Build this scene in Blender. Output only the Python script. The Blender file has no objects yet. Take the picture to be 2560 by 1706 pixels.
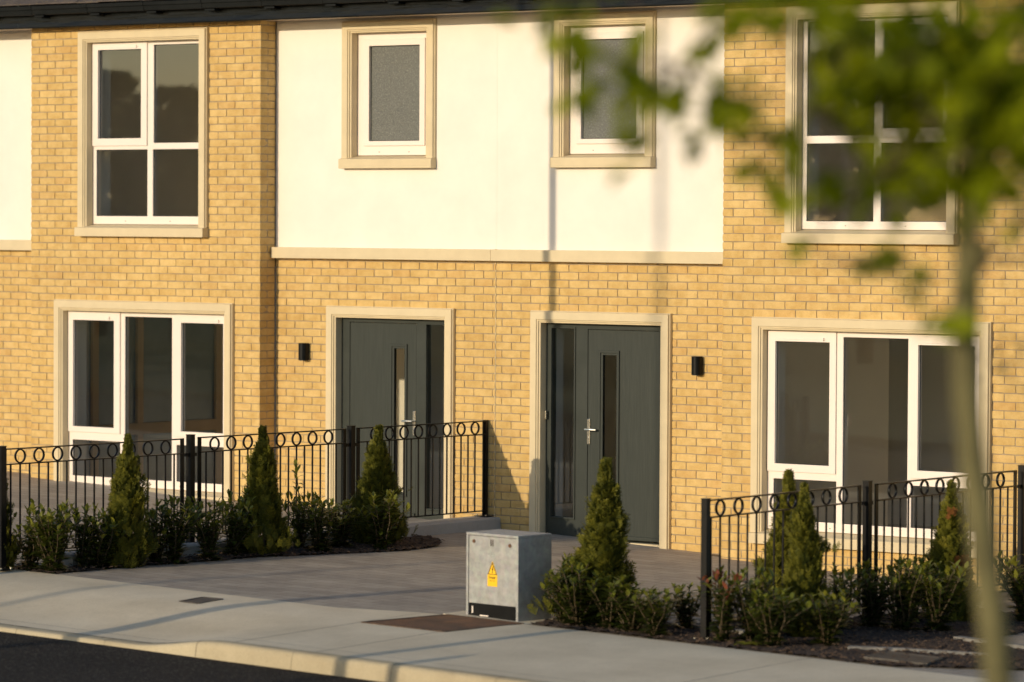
import bpy, math, random
from mathutils import Vector, Matrix, Quaternion
PI = math.pi
rnd = random.Random(11)
SC = bpy.context.scene
COL = SC.collection

# ------------------------------------------------------------------ helpers
class MB:
    """collects faces and links them as ONE mesh object"""
    def __init__(s):
        s.v = []; s.f = []; s.m = []; s.t = []
    def face(s, pts, mi=0, tone=0.5):
        n = len(s.v); s.v.extend([tuple(p) for p in pts]); s.f.append(tuple(range(n, n + len(pts)))); s.m.append(mi); s.t.append(tone)
    def mesh(s, verts, faces, mi=0, tone=0.5):
        n = len(s.v); s.v.extend([tuple(p) for p in verts])
        for f in faces:
            s.f.append(tuple(i + n for i in f)); s.m.append(mi); s.t.append(tone)
    def box(s, x0, x1, y0, y1, z0, z1, mi=0, tone=0.5):
        P = [(x0,y0,z0),(x1,y0,z0),(x1,y1,z0),(x0,y1,z0),(x0,y0,z1),(x1,y0,z1),(x1,y1,z1),(x0,y1,z1)]
        s.mesh(P, [(0,3,2,1),(4,5,6,7),(0,1,5,4),(1,2,6,5),(2,3,7,6),(3,0,4,7)], mi, tone)
    def plate(s, x0, x1, z0, z1, yf, yb, holes=(), mi=0, tone=0.5):
        """upright slab with rectangular holes"""
        hs = [(max(a,x0), min(b,x1), max(c,z0), min(d,z1)) for a,b,c,d in holes]
        xs = sorted(set([x0,x1] + [v for h in hs for v in h[:2]])); zs = sorted(set([z0,z1] + [v for h in hs for v in h[2:]]))
        xs = [x for x in xs if x0 <= x <= x1]; zs = [z for z in zs if z0 <= z <= z1]
        nx, nz = len(xs), len(zs)
        ids = {}
        base = len(s.v)
        for k, y in enumerate((yf, yb)):
            for j in range(nz):
                for i in range(nx):
                    ids[i,j,k] = len(s.v); s.v.append((xs[i], y, zs[j]))
        def solid(i, j):
            if i < 0 or j < 0 or i >= nx-1 or j >= nz-1: return False
            cx, cz = (xs[i]+xs[i+1])/2, (zs[j]+zs[j+1])/2
            return not any(a < cx < b and c < cz < d for a,b,c,d in hs)
        def add(*q):
            s.f.append(q); s.m.append(mi); s.t.append(tone)
        for i in range(nx-1):
            for j in range(nz-1):
                if not solid(i,j): continue
                a,b,c,d = (i,j),(i+1,j),(i+1,j+1),(i,j+1)
                add(*[ids[p[0],p[1],0] for p in (a,b,c,d)]); add(*[ids[p[0],p[1],1] for p in (a,d,c,b)])
                for (p,q,ni,nj) in ((a,b,i,j-1),(b,c,i+1,j),(c,d,i,j+1),(d,a,i-1,j)):
                    if not solid(ni,nj):
                        add(ids[q[0],q[1],0], ids[p[0],p[1],0], ids[p[0],p[1],1], ids[q[0],q[1],1])
    def tube(s, pts, radii, n=8, mi=0, tone=0.5, caps=True):
        pts = [Vector(p) for p in pts]
        if not isinstance(radii, (list, tuple)): radii = [radii]*len(pts)
        rings = []; u = None
        for i, p in enumerate(pts):
            d = (pts[min(i+1,len(pts)-1)] - pts[max(i-1,0)]).normalized()
            if u is None:
                u = d.orthogonal().normalized()
            else:
                u = (u - d*u.dot(d)); u = u.normalized() if u.length > 1e-6 else d.orthogonal().normalized()
            w = d.cross(u)
            rings.append([p + (u*math.cos(2*PI*k/n) + w*math.sin(2*PI*k/n))*radii[i] for k in range(n)])
        base = len(s.v)
        for r in rings: s.v.extend([tuple(p) for p in r])
        for i in range(len(rings)-1):
            for k in range(n):
                a = base+i*n+k; b = base+i*n+(k+1)%n
                s.f.append((a,b,b+n,a+n)); s.m.append(mi); s.t.append(tone)
        if caps:
            s.f.append(tuple(base+k for k in reversed(range(n)))); s.m.append(mi); s.t.append(tone)
            e = base+(len(rings)-1)*n
            s.f.append(tuple(e+k for k in range(n))); s.m.append(mi); s.t.append(tone)
    def data(s, name, mats, smooth=False):
        me = bpy.data.meshes.new(name); me.from_pydata(s.v, [], s.f)
        for m in (mats if isinstance(mats, (list, tuple)) else [mats]): me.materials.append(m)
        me.polygons.foreach_set('material_index', s.m)
        at = me.attributes.new('tone', 'FLOAT', 'FACE'); at.data.foreach_set('value', s.t)
        if smooth: me.polygons.foreach_set('use_smooth', [True]*len(s.f))
        me.update(); me.validate(); return me
    def build(s, name, mats, parent=None, smooth=False, bevel=0, seg=2):
        o = bpy.data.objects.new(name, s.data(name, mats, smooth)); COL.objects.link(o)
        if parent is not None: o.parent = parent
        if bevel:
            b = o.modifiers.new('Bevel', 'BEVEL'); b.width = bevel; b.segments = seg; b.limit_method = 'ANGLE'; b.angle_limit = math.radians(40)
        return o

def tag(o, label=None, cat=None, group=None, kind=None):
    if label: o['label'] = label
    if cat: o['category'] = cat
    if group: o['group'] = group
    if kind: o['kind'] = kind
    return o
def empty(name, loc=(0,0,0), rz=0):
    o = bpy.data.objects.new(name, None); COL.objects.link(o); o.location = loc; o.rotation_euler = (0,0,rz); o.empty_display_size = .2
    return o
def dup(o, parent=None):
    c = o.copy(); COL.objects.link(c)
    if parent is not None: c.parent = parent
    for ch in list(o.children): dup(ch, c)
    return c

# ------------------------------------------------------------------ materials
def node_mat(name):
    m = bpy.data.materials.new(name); m.use_nodes = True; nt = m.node_tree; nt.nodes.clear()
    out = nt.nodes.new('ShaderNodeOutputMaterial'); p = nt.nodes.new('ShaderNodeBsdfPrincipled')
    nt.links.new(p.outputs[0], out.inputs[0])
    return m, nt, p, out
def N(nt, t, **kw):
    n = nt.nodes.new(t)
    for k, v in kw.items():
        if k in n.inputs.keys() if hasattr(n.inputs,'keys') else False: n.inputs[k].default_value = v
        else: setattr(n, k, v)
    return n
def coords(nt, scale=(1,1,1), kind='Object'):
    tc = nt.nodes.new('ShaderNodeTexCoord'); mp = nt.nodes.new('ShaderNodeMapping'); mp.inputs['Scale'].default_value = scale
    nt.links.new(tc.outputs[kind], mp.inputs['Vector']); return mp.outputs[0]
def noise(nt, vec, scale, detail=4, rough=.6):
    n = nt.nodes.new('ShaderNodeTexNoise'); n.inputs['Scale'].default_value = scale; n.inputs['Detail'].default_value = detail; n.inputs['Roughness'].default_value = rough
    nt.links.new(vec, n.inputs['Vector']); return n.outputs['Fac']
def ramp(nt, fac, stops):
    r = nt.nodes.new('ShaderNodeValToRGB'); e = r.color_ramp.elements
    while len(e) < len(stops): e.new(.5)
    for i, (p, c) in enumerate(stops):
        e[i].position = p; e[i].color = (*c, 1) if len(c) == 3 else c
    nt.links.new(fac, r.inputs[0]); return r.outputs[0]
def mixc(nt, fac, a, b, mode='MIX'):
    n = nt.nodes.new('ShaderNodeMix'); n.data_type = 'RGBA'; n.blend_type = mode
    for sock, v in ((n.inputs[0], fac), (n.inputs[6], a), (n.inputs[7], b)):
        if isinstance(v, (int, float)): sock.default_value = v
        elif isinstance(v, tuple): sock.default_value = (*v, 1)
        else: nt.links.new(v, sock)
    return n.outputs[2]
def bump(nt, p, h, strength=.3, dist=.01):
    b = nt.nodes.new('ShaderNodeBump'); b.inputs['Strength'].default_value = strength; b.inputs['Distance'].default_value = dist
    nt.links.new(h, b.inputs['Height']); nt.links.new(b.outputs[0], p.inputs['Normal']); return b
def mottled(name, c0, c1, rough=.7, scale=6, stretch=(1,1,1), bumpn=None, metal=0, spec=.5, c2=None, scale2=40):
    m, nt, p, out = node_mat(name); v = coords(nt, stretch)
    col = ramp(nt, noise(nt, v, scale), [(.32, c0), (.68, c1)])
    if c2 is not None:
        col = mixc(nt, ramp(nt, noise(nt, v, scale2, 2), [(.55,(0,0,0)),(.72,(1,1,1))]), col, c2)
    nt.links.new(col, p.inputs['Base Color']); p.inputs['Roughness'].default_value = rough; p.inputs['Metallic'].default_value = metal
    p.inputs['Specular IOR Level'].default_value = spec
    if bumpn: bump(nt, p, noise(nt, v, bumpn[0], 6), bumpn[1], bumpn[2])
    return m

def brick_mat():
    m, nt, p, out = node_mat('buff_brick'); v = coords(nt)
    at = N(nt, 'ShaderNodeAttribute', attribute_name='tone')
    base = ramp(nt, at.outputs['Fac'], [(0,(.60,.418,.168)),(.25,(.62,.44,.182)),(.5,(.638,.458,.197)),(.75,(.665,.482,.212)),(1,(.60,.405,.168))])
    blot = ramp(nt, noise(nt, v, 9, 5), [(.33,(.90,.84,.74)),(.62,(1.05,1.05,1.05))])
    c = mixc(nt, 1.0, base, blot, 'MULTIPLY')
    fine = ramp(nt, noise(nt, v, 160, 2), [(.3,(.86,.84,.8)),(.7,(1.05,1.05,1.05))])
    c = mixc(nt, .7, c, fine, 'MULTIPLY')
    c = mixc(nt, .8, c, ramp(nt, noise(nt, v, .9, 4), [(.34,(.90,.88,.85)),(.64,(1.05,1.045,1.03))]), 'MULTIPLY')
    nt.links.new(c, p.inputs['Base Color']); p.inputs['Roughness'].default_value = .88; p.inputs['Specular IOR Level'].default_value = .2
    vs = coords(nt, (1,1,2.4)); h = N(nt, 'ShaderNodeMath', operation='ADD')
    nt.links.new(noise(nt, vs, 22, 6, .65), h.inputs[0]); nt.links.new(noise(nt, v, 130, 3), h.inputs[1])
    bump(nt, p, h.outputs[0], .55, .006)
    return m
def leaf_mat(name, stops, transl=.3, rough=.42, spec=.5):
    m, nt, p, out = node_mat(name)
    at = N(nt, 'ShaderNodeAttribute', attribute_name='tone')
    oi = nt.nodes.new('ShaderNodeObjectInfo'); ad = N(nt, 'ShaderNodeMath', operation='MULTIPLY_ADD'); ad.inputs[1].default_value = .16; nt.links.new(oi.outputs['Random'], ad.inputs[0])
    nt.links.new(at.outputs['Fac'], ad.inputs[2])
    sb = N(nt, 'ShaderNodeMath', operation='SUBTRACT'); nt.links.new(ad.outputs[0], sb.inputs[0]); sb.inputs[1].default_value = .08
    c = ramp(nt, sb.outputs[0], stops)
    nt.links.new(c, p.inputs['Base Color']); p.inputs['Roughness'].default_value = rough; p.inputs['Specular IOR Level'].default_value = spec
    t = nt.nodes.new('ShaderNodeBsdfTranslucent'); nt.links.new(mixc(nt, 1.0, c, (1.5,1.35,.55), 'MULTIPLY'), t.inputs[0])
    mx = nt.nodes.new('ShaderNodeMixShader'); mx.inputs[0].default_value = transl
    nt.links.new(p.outputs[0], mx.inputs[1]); nt.links.new(t.outputs[0], mx.inputs[2]); nt.links.new(mx.outputs[0], out.inputs[0])
    return m
def glass_mat(name='window_glass', tint=(.965,.97,.965), boost=2.9):
    m, nt, p, out = node_mat(name); nt.nodes.remove(p)
    tr = nt.nodes.new('ShaderNodeBsdfTransparent'); tr.inputs[0].default_value = (*tint,1)
    gl = nt.nodes.new('ShaderNodeBsdfGlossy'); gl.inputs['Roughness'].default_value = .012; gl.inputs['Color'].default_value = (.95,.97,.95,1)
    v = coords(nt); bp = nt.nodes.new('ShaderNodeBump'); bp.inputs['Strength'].default_value = .05; bp.inputs['Distance'].default_value = .01
    nt.links.new(noise(nt, v, 1.4, 1), bp.inputs['Height']); nt.links.new(bp.outputs[0], gl.inputs['Normal'])
    fr = nt.nodes.new('ShaderNodeFresnel'); fr.inputs[0].default_value = 1.5
    mu = N(nt, 'ShaderNodeMath', operation='MULTIPLY'); mu.inputs[1].default_value = boost; mu.use_clamp = True
    ge = nt.nodes.new('ShaderNodeNewGeometry'); iv = N(nt, 'ShaderNodeMath', operation='SUBTRACT'); iv.inputs[0].default_value = 1.0; nt.links.new(ge.outputs['Backfacing'], iv.inputs[1])
    mb_ = N(nt, 'ShaderNodeMath', operation='MULTIPLY'); nt.links.new(fr.outputs[0], mb_.inputs[0]); nt.links.new(iv.outputs[0], mb_.inputs[1])
    nt.links.new(mb_.outputs[0], mu.inputs[0])
    mx = nt.nodes.new('ShaderNodeMixShader'); nt.links.new(mu.outputs[0], mx.inputs[0]); nt.links.new(tr.outputs[0], mx.inputs[1]); nt.links.new(gl.outputs[0], mx.inputs[2])
    nt.links.new(mx.outputs[0], out.inputs[0]); return m
def frosted_mat():
    m, nt, p, out = node_mat('frosted_glass'); v = coords(nt)
    n1 = noise(nt, v, 62, 3, .8)
    c = ramp(nt, n1, [(.3,(.10,.105,.095)),(.55,(.155,.16,.145)),(.74,(.30,.30,.26))])
    nt.links.new(c, p.inputs['Base Color']); p.inputs['Roughness'].default_value = .32
    bump(nt, p, n1, 1.0, .012); return m
def concrete_mat(name, c0, c1, streak=True):
    m, nt, p, out = node_mat(name); v = coords(nt)
    a = ramp(nt, noise(nt, v, 1.3, 5), [(.3,c0),(.7,c1)])
    b = ramp(nt, noise(nt, coords(nt, (1,1,1)), 90, 3), [(.3,(.86,.86,.86)),(.7,(1.06,1.06,1.06))])
    c = mixc(nt, .8, a, b, 'MULTIPLY')
    st = ramp(nt, noise(nt, coords(nt, (60,1.2,60)), 2, 4), [(.35,(.93,.93,.93)),(.65,(1.03,1.03,1.03))])
    if streak: c = mixc(nt, .8, c, st, 'MULTIPLY')
    spot = ramp(nt, noise(nt, v, 17, 4, .7), [(.60,(1,1,1)),(.74,(.80,.78,.74))])
    c = mixc(nt, .6, c, spot, 'MULTIPLY')
    nt.links.new(c, p.inputs['Base Color']); p.inputs['Roughness'].default_value = .9; p.inputs['Specular IOR Level'].default_value = .25
    bump(nt, p, noise(nt, coords(nt, (40,2,40)) if streak else v, 3 if streak else 60, 5), .35, .004); return m
def paving_mat():
    m, nt, p, out = node_mat('block_paving'); v = coords(nt)
    br = nt.nodes.new('ShaderNodeTexBrick'); nt.links.new(v, br.inputs['Vector'])
    br.inputs['Scale'].default_value = 1.0; br.inputs['Brick Width'].default_value = .24; br.inputs['Row Height'].default_value = .16
    br.inputs['Mortar Size'].default_value = .0045; br.inputs['Mortar Smooth'].default_value = .2; br.inputs['Bias'].default_value = 0
    br.inputs['Color1'].default_value = (.375,.325,.27,1); br.inputs['Color2'].default_value = (.445,.39,.325,1); br.inputs['Mortar'].default_value = (.25,.215,.175,1)
    c = mixc(nt, .85, br.outputs[0], ramp(nt, noise(nt, v, 2.2, 6), [(.3,(.74,.73,.72)),(.7,(1.12,1.1,1.06))]), 'MULTIPLY')
    c = mixc(nt, .7, c, ramp(nt, noise(nt, v, 70, 3), [(.3,(.82,.82,.82)),(.7,(1.1,1.1,1.1))]), 'MULTIPLY')
    nt.links.new(c, p.inputs['Base Color']); p.inputs['Roughness'].default_value = .88; p.inputs['Specular IOR Level'].default_value = .25
    h = N(nt, 'ShaderNodeMath', operation='MULTIPLY_ADD'); h.inputs[1].default_value = -1.0
    nt.links.new(br.outputs['Fac'], h.inputs[0]); nt.links.new(noise(nt, v, 45, 4), h.inputs[2]); bump(nt, p, h.outputs[0], .5, .006); return m
def asphalt_mat():
    m, nt, p, out = node_mat('asphalt'); v = coords(nt)
    vo = nt.nodes.new('ShaderNodeTexVoronoi'); vo.inputs['Scale'].default_value = 75; nt.links.new(v, vo.inputs['Vector'])
    sep = nt.nodes.new('ShaderNodeSeparateColor'); nt.links.new(vo.outputs['Color'], sep.inputs[0])
    c = ramp(nt, sep.outputs[0], [(0,(.010,.009,.008)),(.6,(.024,.021,.019)),(.9,(.045,.039,.033)),(1,(.11,.10,.085))])
    c = mixc(nt, .8, c, ramp(nt, noise(nt, v, 1.1, 5), [(.3,(.75,.74,.72)),(.7,(1.2,1.15,1.1))]), 'MULTIPLY')
    nt.links.new(c, p.inputs['Base Color']); p.inputs['Roughness'].default_value = .95; p.inputs['Specular IOR Level'].default_value = .2
    bump(nt, p, vo.outputs['Distance'], .9, .012); return m
def galv_mat():
    m, nt, p, out = node_mat('galvanised_steel'); v = coords(nt)
    vo = nt.nodes.new('ShaderNodeTexVoronoi'); vo.inputs['Scale'].default_value = 26; nt.links.new(v, vo.inputs['Vector'])
    c = ramp(nt, noise(nt, v, 11, 6, .7), [(.3,(.27,.275,.25)),(.52,(.35,.355,.325)),(.74,(.45,.455,.415))])
    c = mixc(nt, .10, c, vo.outputs['Color'], 'OVERLAY')
    hs = nt.nodes.new('ShaderNodeHueSaturation'); hs.inputs['Saturation'].default_value = .35; nt.links.new(c, hs.inputs['Color'])
    nt.links.new(hs.outputs[0], p.inputs['Base Color']); p.inputs['Metallic'].default_value = .3; p.inputs['Roughness'].default_value = .6
    bump(nt, p, noise(nt, v, 6, 4), .15, .01); return m
def rust_mat():
    m, nt, p, out = node_mat('rusty_plate'); v = coords(nt)
    c = ramp(nt, noise(nt, v, 5, 6), [(.3,(.10,.055,.032)),(.55,(.19,.085,.04)),(.72,(.33,.14,.05))])
    ck = nt.nodes.new('ShaderNodeTexWave'); ck.inputs['Scale'].default_value = 16; ck.inputs['Distortion'].default_value = 0; nt.links.new(coords(nt,(1,1,1)), ck.inputs['Vector'])
    ck2 = nt.nodes.new('ShaderNodeTexWave'); ck2.bands_direction = 'Y'; ck2.inputs['Scale'].default_value = 16; nt.links.new(coords(nt,(1,1,1)), ck2.inputs['Vector'])
    a = N(nt, 'ShaderNodeMath', operation='MULTIPLY'); nt.links.new(ck.outputs['Fac'], a.inputs[0]); nt.links.new(ck2.outputs['Fac'], a.inputs[1])
    c = mixc(nt, .8, c, ramp(nt, a.outputs[0], [(.2,(.5,.5,.5)),(.6,(1.25,1.2,1.1))]), 'MULTIPLY')
    nt.links.new(c, p.inputs['Base Color']); p.inputs['Roughness'].default_value = .7; bump(nt, p, a.outputs[0], .6, .006); return m
def door_mat():
    m, nt, p, out = node_mat('door_paint'); v = coords(nt, (30,30,1.2))
    n1 = noise(nt, v, 3, 5)
    nt.links.new(ramp(nt, n1, [(.3,(.028,.034,.029)),(.7,(.040,.046,.040))]), p.inputs['Base Color']); p.inputs['Roughness'].default_value = .5; p.inputs['Specular IOR Level'].default_value = .25
    bump(nt, p, n1, .22, .004); return m
def soil_mat():
    return mottled('dark_soil', (.028,.017,.012), (.075,.045,.03), .95, 30, bumpn=(60,.9,.02), c2=(.14,.085,.05), scale2=90)

M = dict(
    brick=brick_mat(),
    mortar=mottled('mortar', (.29,.225,.145), (.38,.30,.20), .95, 14, bumpn=(150,.5,.004)),
    render=mottled('white_render', (.775,.725,.652), (.835,.78,.702), .93, 2.2, bumpn=(170,.22,.003)),
    stone=mottled('beige_surround_paint', (.60,.495,.315), (.655,.545,.35), .72, 5, bumpn=(60,.06,.003)),
    upvc=mottled('white_upvc', (.80,.715,.645), (.83,.745,.675), .32, 3),
    door=door_mat(), darkframe=mottled('grey_door_frame', (.029,.035,.030), (.039,.045,.039), .5, 4, spec=.25),
    glass=glass_mat(), doorglass=glass_mat('door_glass', (.94,.94,.90), 1.4), frost=frosted_mat(),
    black=mottled('black_gloss_paint', (.005,.005,.005), (.009,.0085,.0085), .34, 20, bumpn=(60,.12,.003), spec=.3),
    gutter=mottled('black_gutter', (.004,.005,.005), (.008,.009,.009), .45, 6, spec=.14),
    fascia=mottled('dark_fascia', (.006,.0065,.006), (.012,.0115,.010), .2, 2, (1,1,9), bumpn=(3,.25,.02), spec=.22),
    soffit=mottled('brown_soffit', (.42,.33,.24), (.48,.38,.28), .6, 6),
    tile=mottled('roof_tile', (.06,.048,.045), (.11,.088,.078), .9, 7, bumpn=(80,.6,.01), c2=(.16,.12,.06), scale2=30),
    concrete=concrete_mat('pale_concrete', (.63,.53,.375), (.80,.69,.51)),
    kerbc=concrete_mat('kerb_concrete', (.38,.315,.205), (.52,.445,.305), False),
    plinthc=concrete_mat('plinth_concrete', (.40,.38,.35), (.50,.475,.44), False),
    edging=mottled('weathered_edging', (.16,.15,.135), (.30,.28,.25), .9, 14, bumpn=(60,.5,.006)),
    paving=paving_mat(), asphalt=asphalt_mat(), soil=soil_mat(),
    chip=mottled('bark_chip', (.04,.024,.016), (.13,.08,.048), .9, 12),
    galv=galv_mat(), rust=rust_mat(),
    iron=mottled('cast_iron', (.05,.043,.037), (.085,.072,.06), .6, 25, bumpn=(90,.4,.004)),
    steel=mottled('polished_steel', (.72,.68,.58), (.80,.76,.66), .22, 10, metal=.9),
    yellow=mottled('sticker_yellow', (.86,.50,.010), (.90,.54,.015), .45, 8),
    ink=mottled('sticker_black', (.02,.012,.008), (.04,.02,.01), .5, 8),
    plaster=mottled('room_plaster', (.78,.74,.66), (.82,.78,.70), .9, 2),
    floor=mottled('room_floor', (.34,.27,.19), (.42,.34,.25), .5, 3, (1,8,1)),
    brownwood=mottled('brown_inner_frame', (.46,.32,.17), (.52,.36,.2), .5, 5, (1,1,.2)),
    bluepane=mottled('dim_inner_pane', (.16,.20,.21), (.22,.26,.27), .25, 2),
    grass=mottled('grass', (.05,.08,.02), (.10,.13,.04), .95, 3, bumpn=(60,.8,.03)),
    earth=mottled('bare_ground', (.12,.11,.08), (.18,.16,.11), .95, 1.5),
    bark=mottled('tree_bark', (.085,.075,.03), (.165,.145,.06), .85, 18, (1,1,.4), bumpn=(40,.5,.006)),
    bark2=mottled('dark_bark', (.05,.035,.022), (.09,.06,.04), .9, 18),
    twig=mottled('green_stem', (.045,.032,.016), (.08,.055,.025), .7, 14),
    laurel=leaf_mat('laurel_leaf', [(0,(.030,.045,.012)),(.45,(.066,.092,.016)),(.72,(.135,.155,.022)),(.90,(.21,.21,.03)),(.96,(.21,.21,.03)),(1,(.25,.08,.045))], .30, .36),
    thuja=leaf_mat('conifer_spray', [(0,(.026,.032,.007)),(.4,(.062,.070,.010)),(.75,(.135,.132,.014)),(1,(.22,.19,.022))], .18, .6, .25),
    rusty=leaf_mat('browned_spray', [(0,(.13,.055,.015)),(1,(.24,.10,.03))], .2, .7, .2),
    maple=leaf_mat('maple_leaf', [(0,(.095,.125,.001)),(.5,(.175,.212,.002)),(1,(.29,.32,.005))], .5, .6, .15),
    far=leaf_mat('far_tree_leaf', [(0,(.05,.07,.025)),(1,(.11,.13,.045))], .35, .7, .2),
)

# ------------------------------------------------------------------ lie of the land
def cl(v, a, b): return max(a, min(b, v))
def G(x, y):
    t = cl((y+6)/6, 0, 1); b = -.025 - .015*t
    return b*cl(x, -14, 18) + (.02*(y+6) if y < -6 else 0)
def edge(x): return -6.1 + (.27 if x > 3.9 else .27*cl((x-3.2)/.7, 0, 1))
def drop(x): return .09*(1 - cl((x-3.15)/.55, 0, 1)**1.0) if x < 3.75 else 0.0
def sm(t): t = cl(t,0,1); return t*t*(3-2*t)
def Pz(x, y):   # pavement surface, dished down to the dropped kerb on the left
    return G(x, y) - .09*(1 - sm((x-2.95)/.85))*sm((-6.5-y)/1.5)
def road_z(x): return -.025*cl(x,-14,18) - .043 - .122

def sheet(mb, xs, ys, zf, mi=0):
    base = len(mb.v); nx = len(xs)
    for y in ys:
        for x in xs: mb.v.append((x, y, zf(x, y)))
    for j in range(len(ys)-1):
        for i in range(nx-1):
            a = base+j*nx+i; mb.f.append((a, a+1, a+1+nx, a+nx)); mb.m.append(mi); mb.t.append(.5)
def lin(a, b, n): return [a + (b-a)*i/n for i in range(n+1)]

b = MB(); b.face([(-700,-700,-1.1),(700,-700,-1.1),(700,700,-1.1),(-700,700,-1.1)]); tag(b.build('ground', M['earth']), kind='structure')
b = MB(); sheet(b, lin(-14,18,64), lin(-6.35,.35,14), lambda x,y: G(x,y)); tag(b.build('driveway', M['paving'], smooth=True), kind='structure')
b = MB(); sheet(b, lin(-60,60,60), [-15.0,-8.16], lambda x,y: road_z(x)); tag(b.build('road', M['asphalt']), kind='structure')
b = MB(); sheet(b, lin(-60,60,60), [-120,-60,-30,-15.0], lambda x,y: road_z(x)+.10); tag(b.build('grass_verge', M['grass']), kind='structure')
# pavement: slabs with open joints over a darker bed
b = MB()
joints = [-14,-10.5,-7.0,-3.6,-.2,3.86,4.62,7.4,11,14.5,18]
for a, c in zip(joints[:-1], joints[1:]):
    n = max(3, int((c-a)/.16)); xs = lin(a+.004, c-.004, n)
    base = len(b.v); m = 15
    for x in xs:
        y1 = edge(x); y0 = -8.035
        for k in range(m+1):
            y = y1 + (-7.868-y1)*k/(m-1) if k < m-1 else (-7.868 if k == m-1 else -7.868); b.v.append((x, y, Pz(x, y)+.004))
    for i in range(n):
        for k in range(m-1):
            q = base+i*(m+1)+k; b.f.append((q, q+1, q+m+2, q+m+1)); b.m.append(0); b.t.append(.5)
    k2 = len(b.v)
    for x in xs:
        for y in (-7.873,-7.95,-8.035): b.v.append((x, y, Pz(x, y)+.004))
    for i in range(n):
        for k in range(2):
            q = k2+i*3+k; b.f.append((q, q+1, q+4, q+3)); b.m.append(0); b.t.append(.5)
tag(b.build('pavement', M['concrete'], smooth=True), kind='structure')
b = MB(); sheet(b, lin(-14,18,64), lin(-8.06,-6.05,8), lambda x,y: Pz(x,y)-.012); tag(b.build('pavement_bed', M['soil']), kind='structure')
# kerb
b = MB()
x = -13.8; prof = [(-8.036,.004),(-8.10,.004),(-8.135,-.002),(-8.150,-.018),(-8.158,-.05)]
while x < 17:
    ln = .915; xs = lin(x, x+ln-.004, 8)
    base = len(b.v); n = len(prof)+1
    for xx in xs:
        zt = Pz(xx, -8.03); zr = road_z(xx)-.05
        sc_ = cl((zt-road_z(xx))/.13, .25, 1)
        for (y, dz) in prof: b.v.append((xx, y + rnd.uniform(-.0015,.0015), zt + dz*sc_ + rnd.uniform(-.001,.001)))
        b.v.append((xx, -8.175, zr))
    for i in range(8):
        for k in range(n-1):
            q = base+i*n+k; b.f.append((q, q+1, q+1+n, q+n)); b.m.append(0); b.t.append(.5)
    x += ln
tag(b.build('kerb', M['kerbc'], smooth=True), kind='structure')

# planting beds
def inpoly(x, y, P):
    r = False; j = len(P)-1
    for i in range(len(P)):
        if (P[i][1] > y) != (P[j][1] > y) and x < (P[j][0]-P[i][0])*(y-P[i][1])/(P[j][1]-P[i][1]) + P[i][0]: r = not r
        j = i
    return r
def bed(name, P, up=.022):
    b = MB(); st = .03; ids = {}
    x0 = min(p[0] for p in P); x1 = max(p[0] for p in P); y0 = min(p[1] for p in P); y1 = max(p[1] for p in P)
    def vid(i, j):
        if (i,j) not in ids:
            x = x0+i*st; y = y0+j*st; r = random.Random(i*7919+j)
            ids[i,j] = len(b.v); b.v.append((x+r.uniform(-.008,.008), y+r.uniform(-.008,.008), Pz(x,y)+up*.6+r.uniform(-.012,.014)))
        return ids[i,j]
    for i in range(int((x1-x0)/st)+1):
        for j in range(int((y1-y0)/st)+1):
            if inpoly(x0+(i+.5)*st, y0+(j+.5)*st, P):
                b.f.append((vid(i,j), vid(i+1,j), vid(i+1,j+1), vid(i,j+1))); b.m.append(0); b.t.append(.5)
    tag(b.build(name, M['soil'], smooth=True), kind='structure')
LB = [(-.75,-6.08),(-.2,-6.10),(.12,-6.12),(.17,-5.9),(.19,-5.3),(.36,-3.8),(.62,-2.9),(.80,-2.25),(.74,-1.75),(.45,-1.35),(.15,-1.15),(.11,-1.5),(.0,-4),(-.12,-5.9),(-.75,-5.95)]
RB = [(4.78,-5.36),(4.86,-5.80),(6.35,-5.80),(8.02,-5.81),(8.7,-5.2),(9.3,-4.55),(8.5,-4.1),(7.5,-3.9),(7.45,-2.6),(7.3,-1.8),(6.35,-1.8),(6.2,-3.2),(5.72,-3.6),(5.66,-4.95),(5.2,-4.95)]
bed('planting_bed', LB); bed('planting_bed', RB)
def chips(name, P, n, seed):
    r = random.Random(seed); b = MB()
    x0 = min(p[0] for p in P)-.06; x1 = max(p[0] for p in P)+.06; y0 = min(p[1] for p in P)-.03; y1 = max(p[1] for p in P)
    for _ in range(n):
        x = r.uniform(x0,x1); y = r.uniform(y0,y1)
        if not inpoly(x, y, P) and not (r.random() < .25 and (inpoly(x+.07,y,P) or inpoly(x-.07,y,P))): continue
        z = Pz(x,y)+.022+r.uniform(0,.012); a = r.uniform(0,PI); l = r.uniform(.006,.022); w = l*r.uniform(.25,.6); t = r.uniform(-.006,.006)
        c, s = math.cos(a), math.sin(a)
        q = [(x+c*u-s*v, y+s*u+c*v, z+h) for u,v,h in ((-l,-w,-t),(l,-w,t),(l*.8,w,t+.003),(-l*.9,w,-t+.002))]
        q2 = [(p[0],p[1],p[2]-.004) for p in q]
        b.mesh(q+q2, [(0,1,2,3),(7,6,5,4),(0,4,5,1),(1,5,6,2),(2,6,7,3),(3,7,4,0)])
    tag(b.build(name, M['chip']), 'loose brown bark chips scattered over the soil', 'bark mulch', kind='stuff')
chips('bark_mulch', LB, 1500, 3); chips('bark_mulch', RB, 3000, 4)

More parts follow.
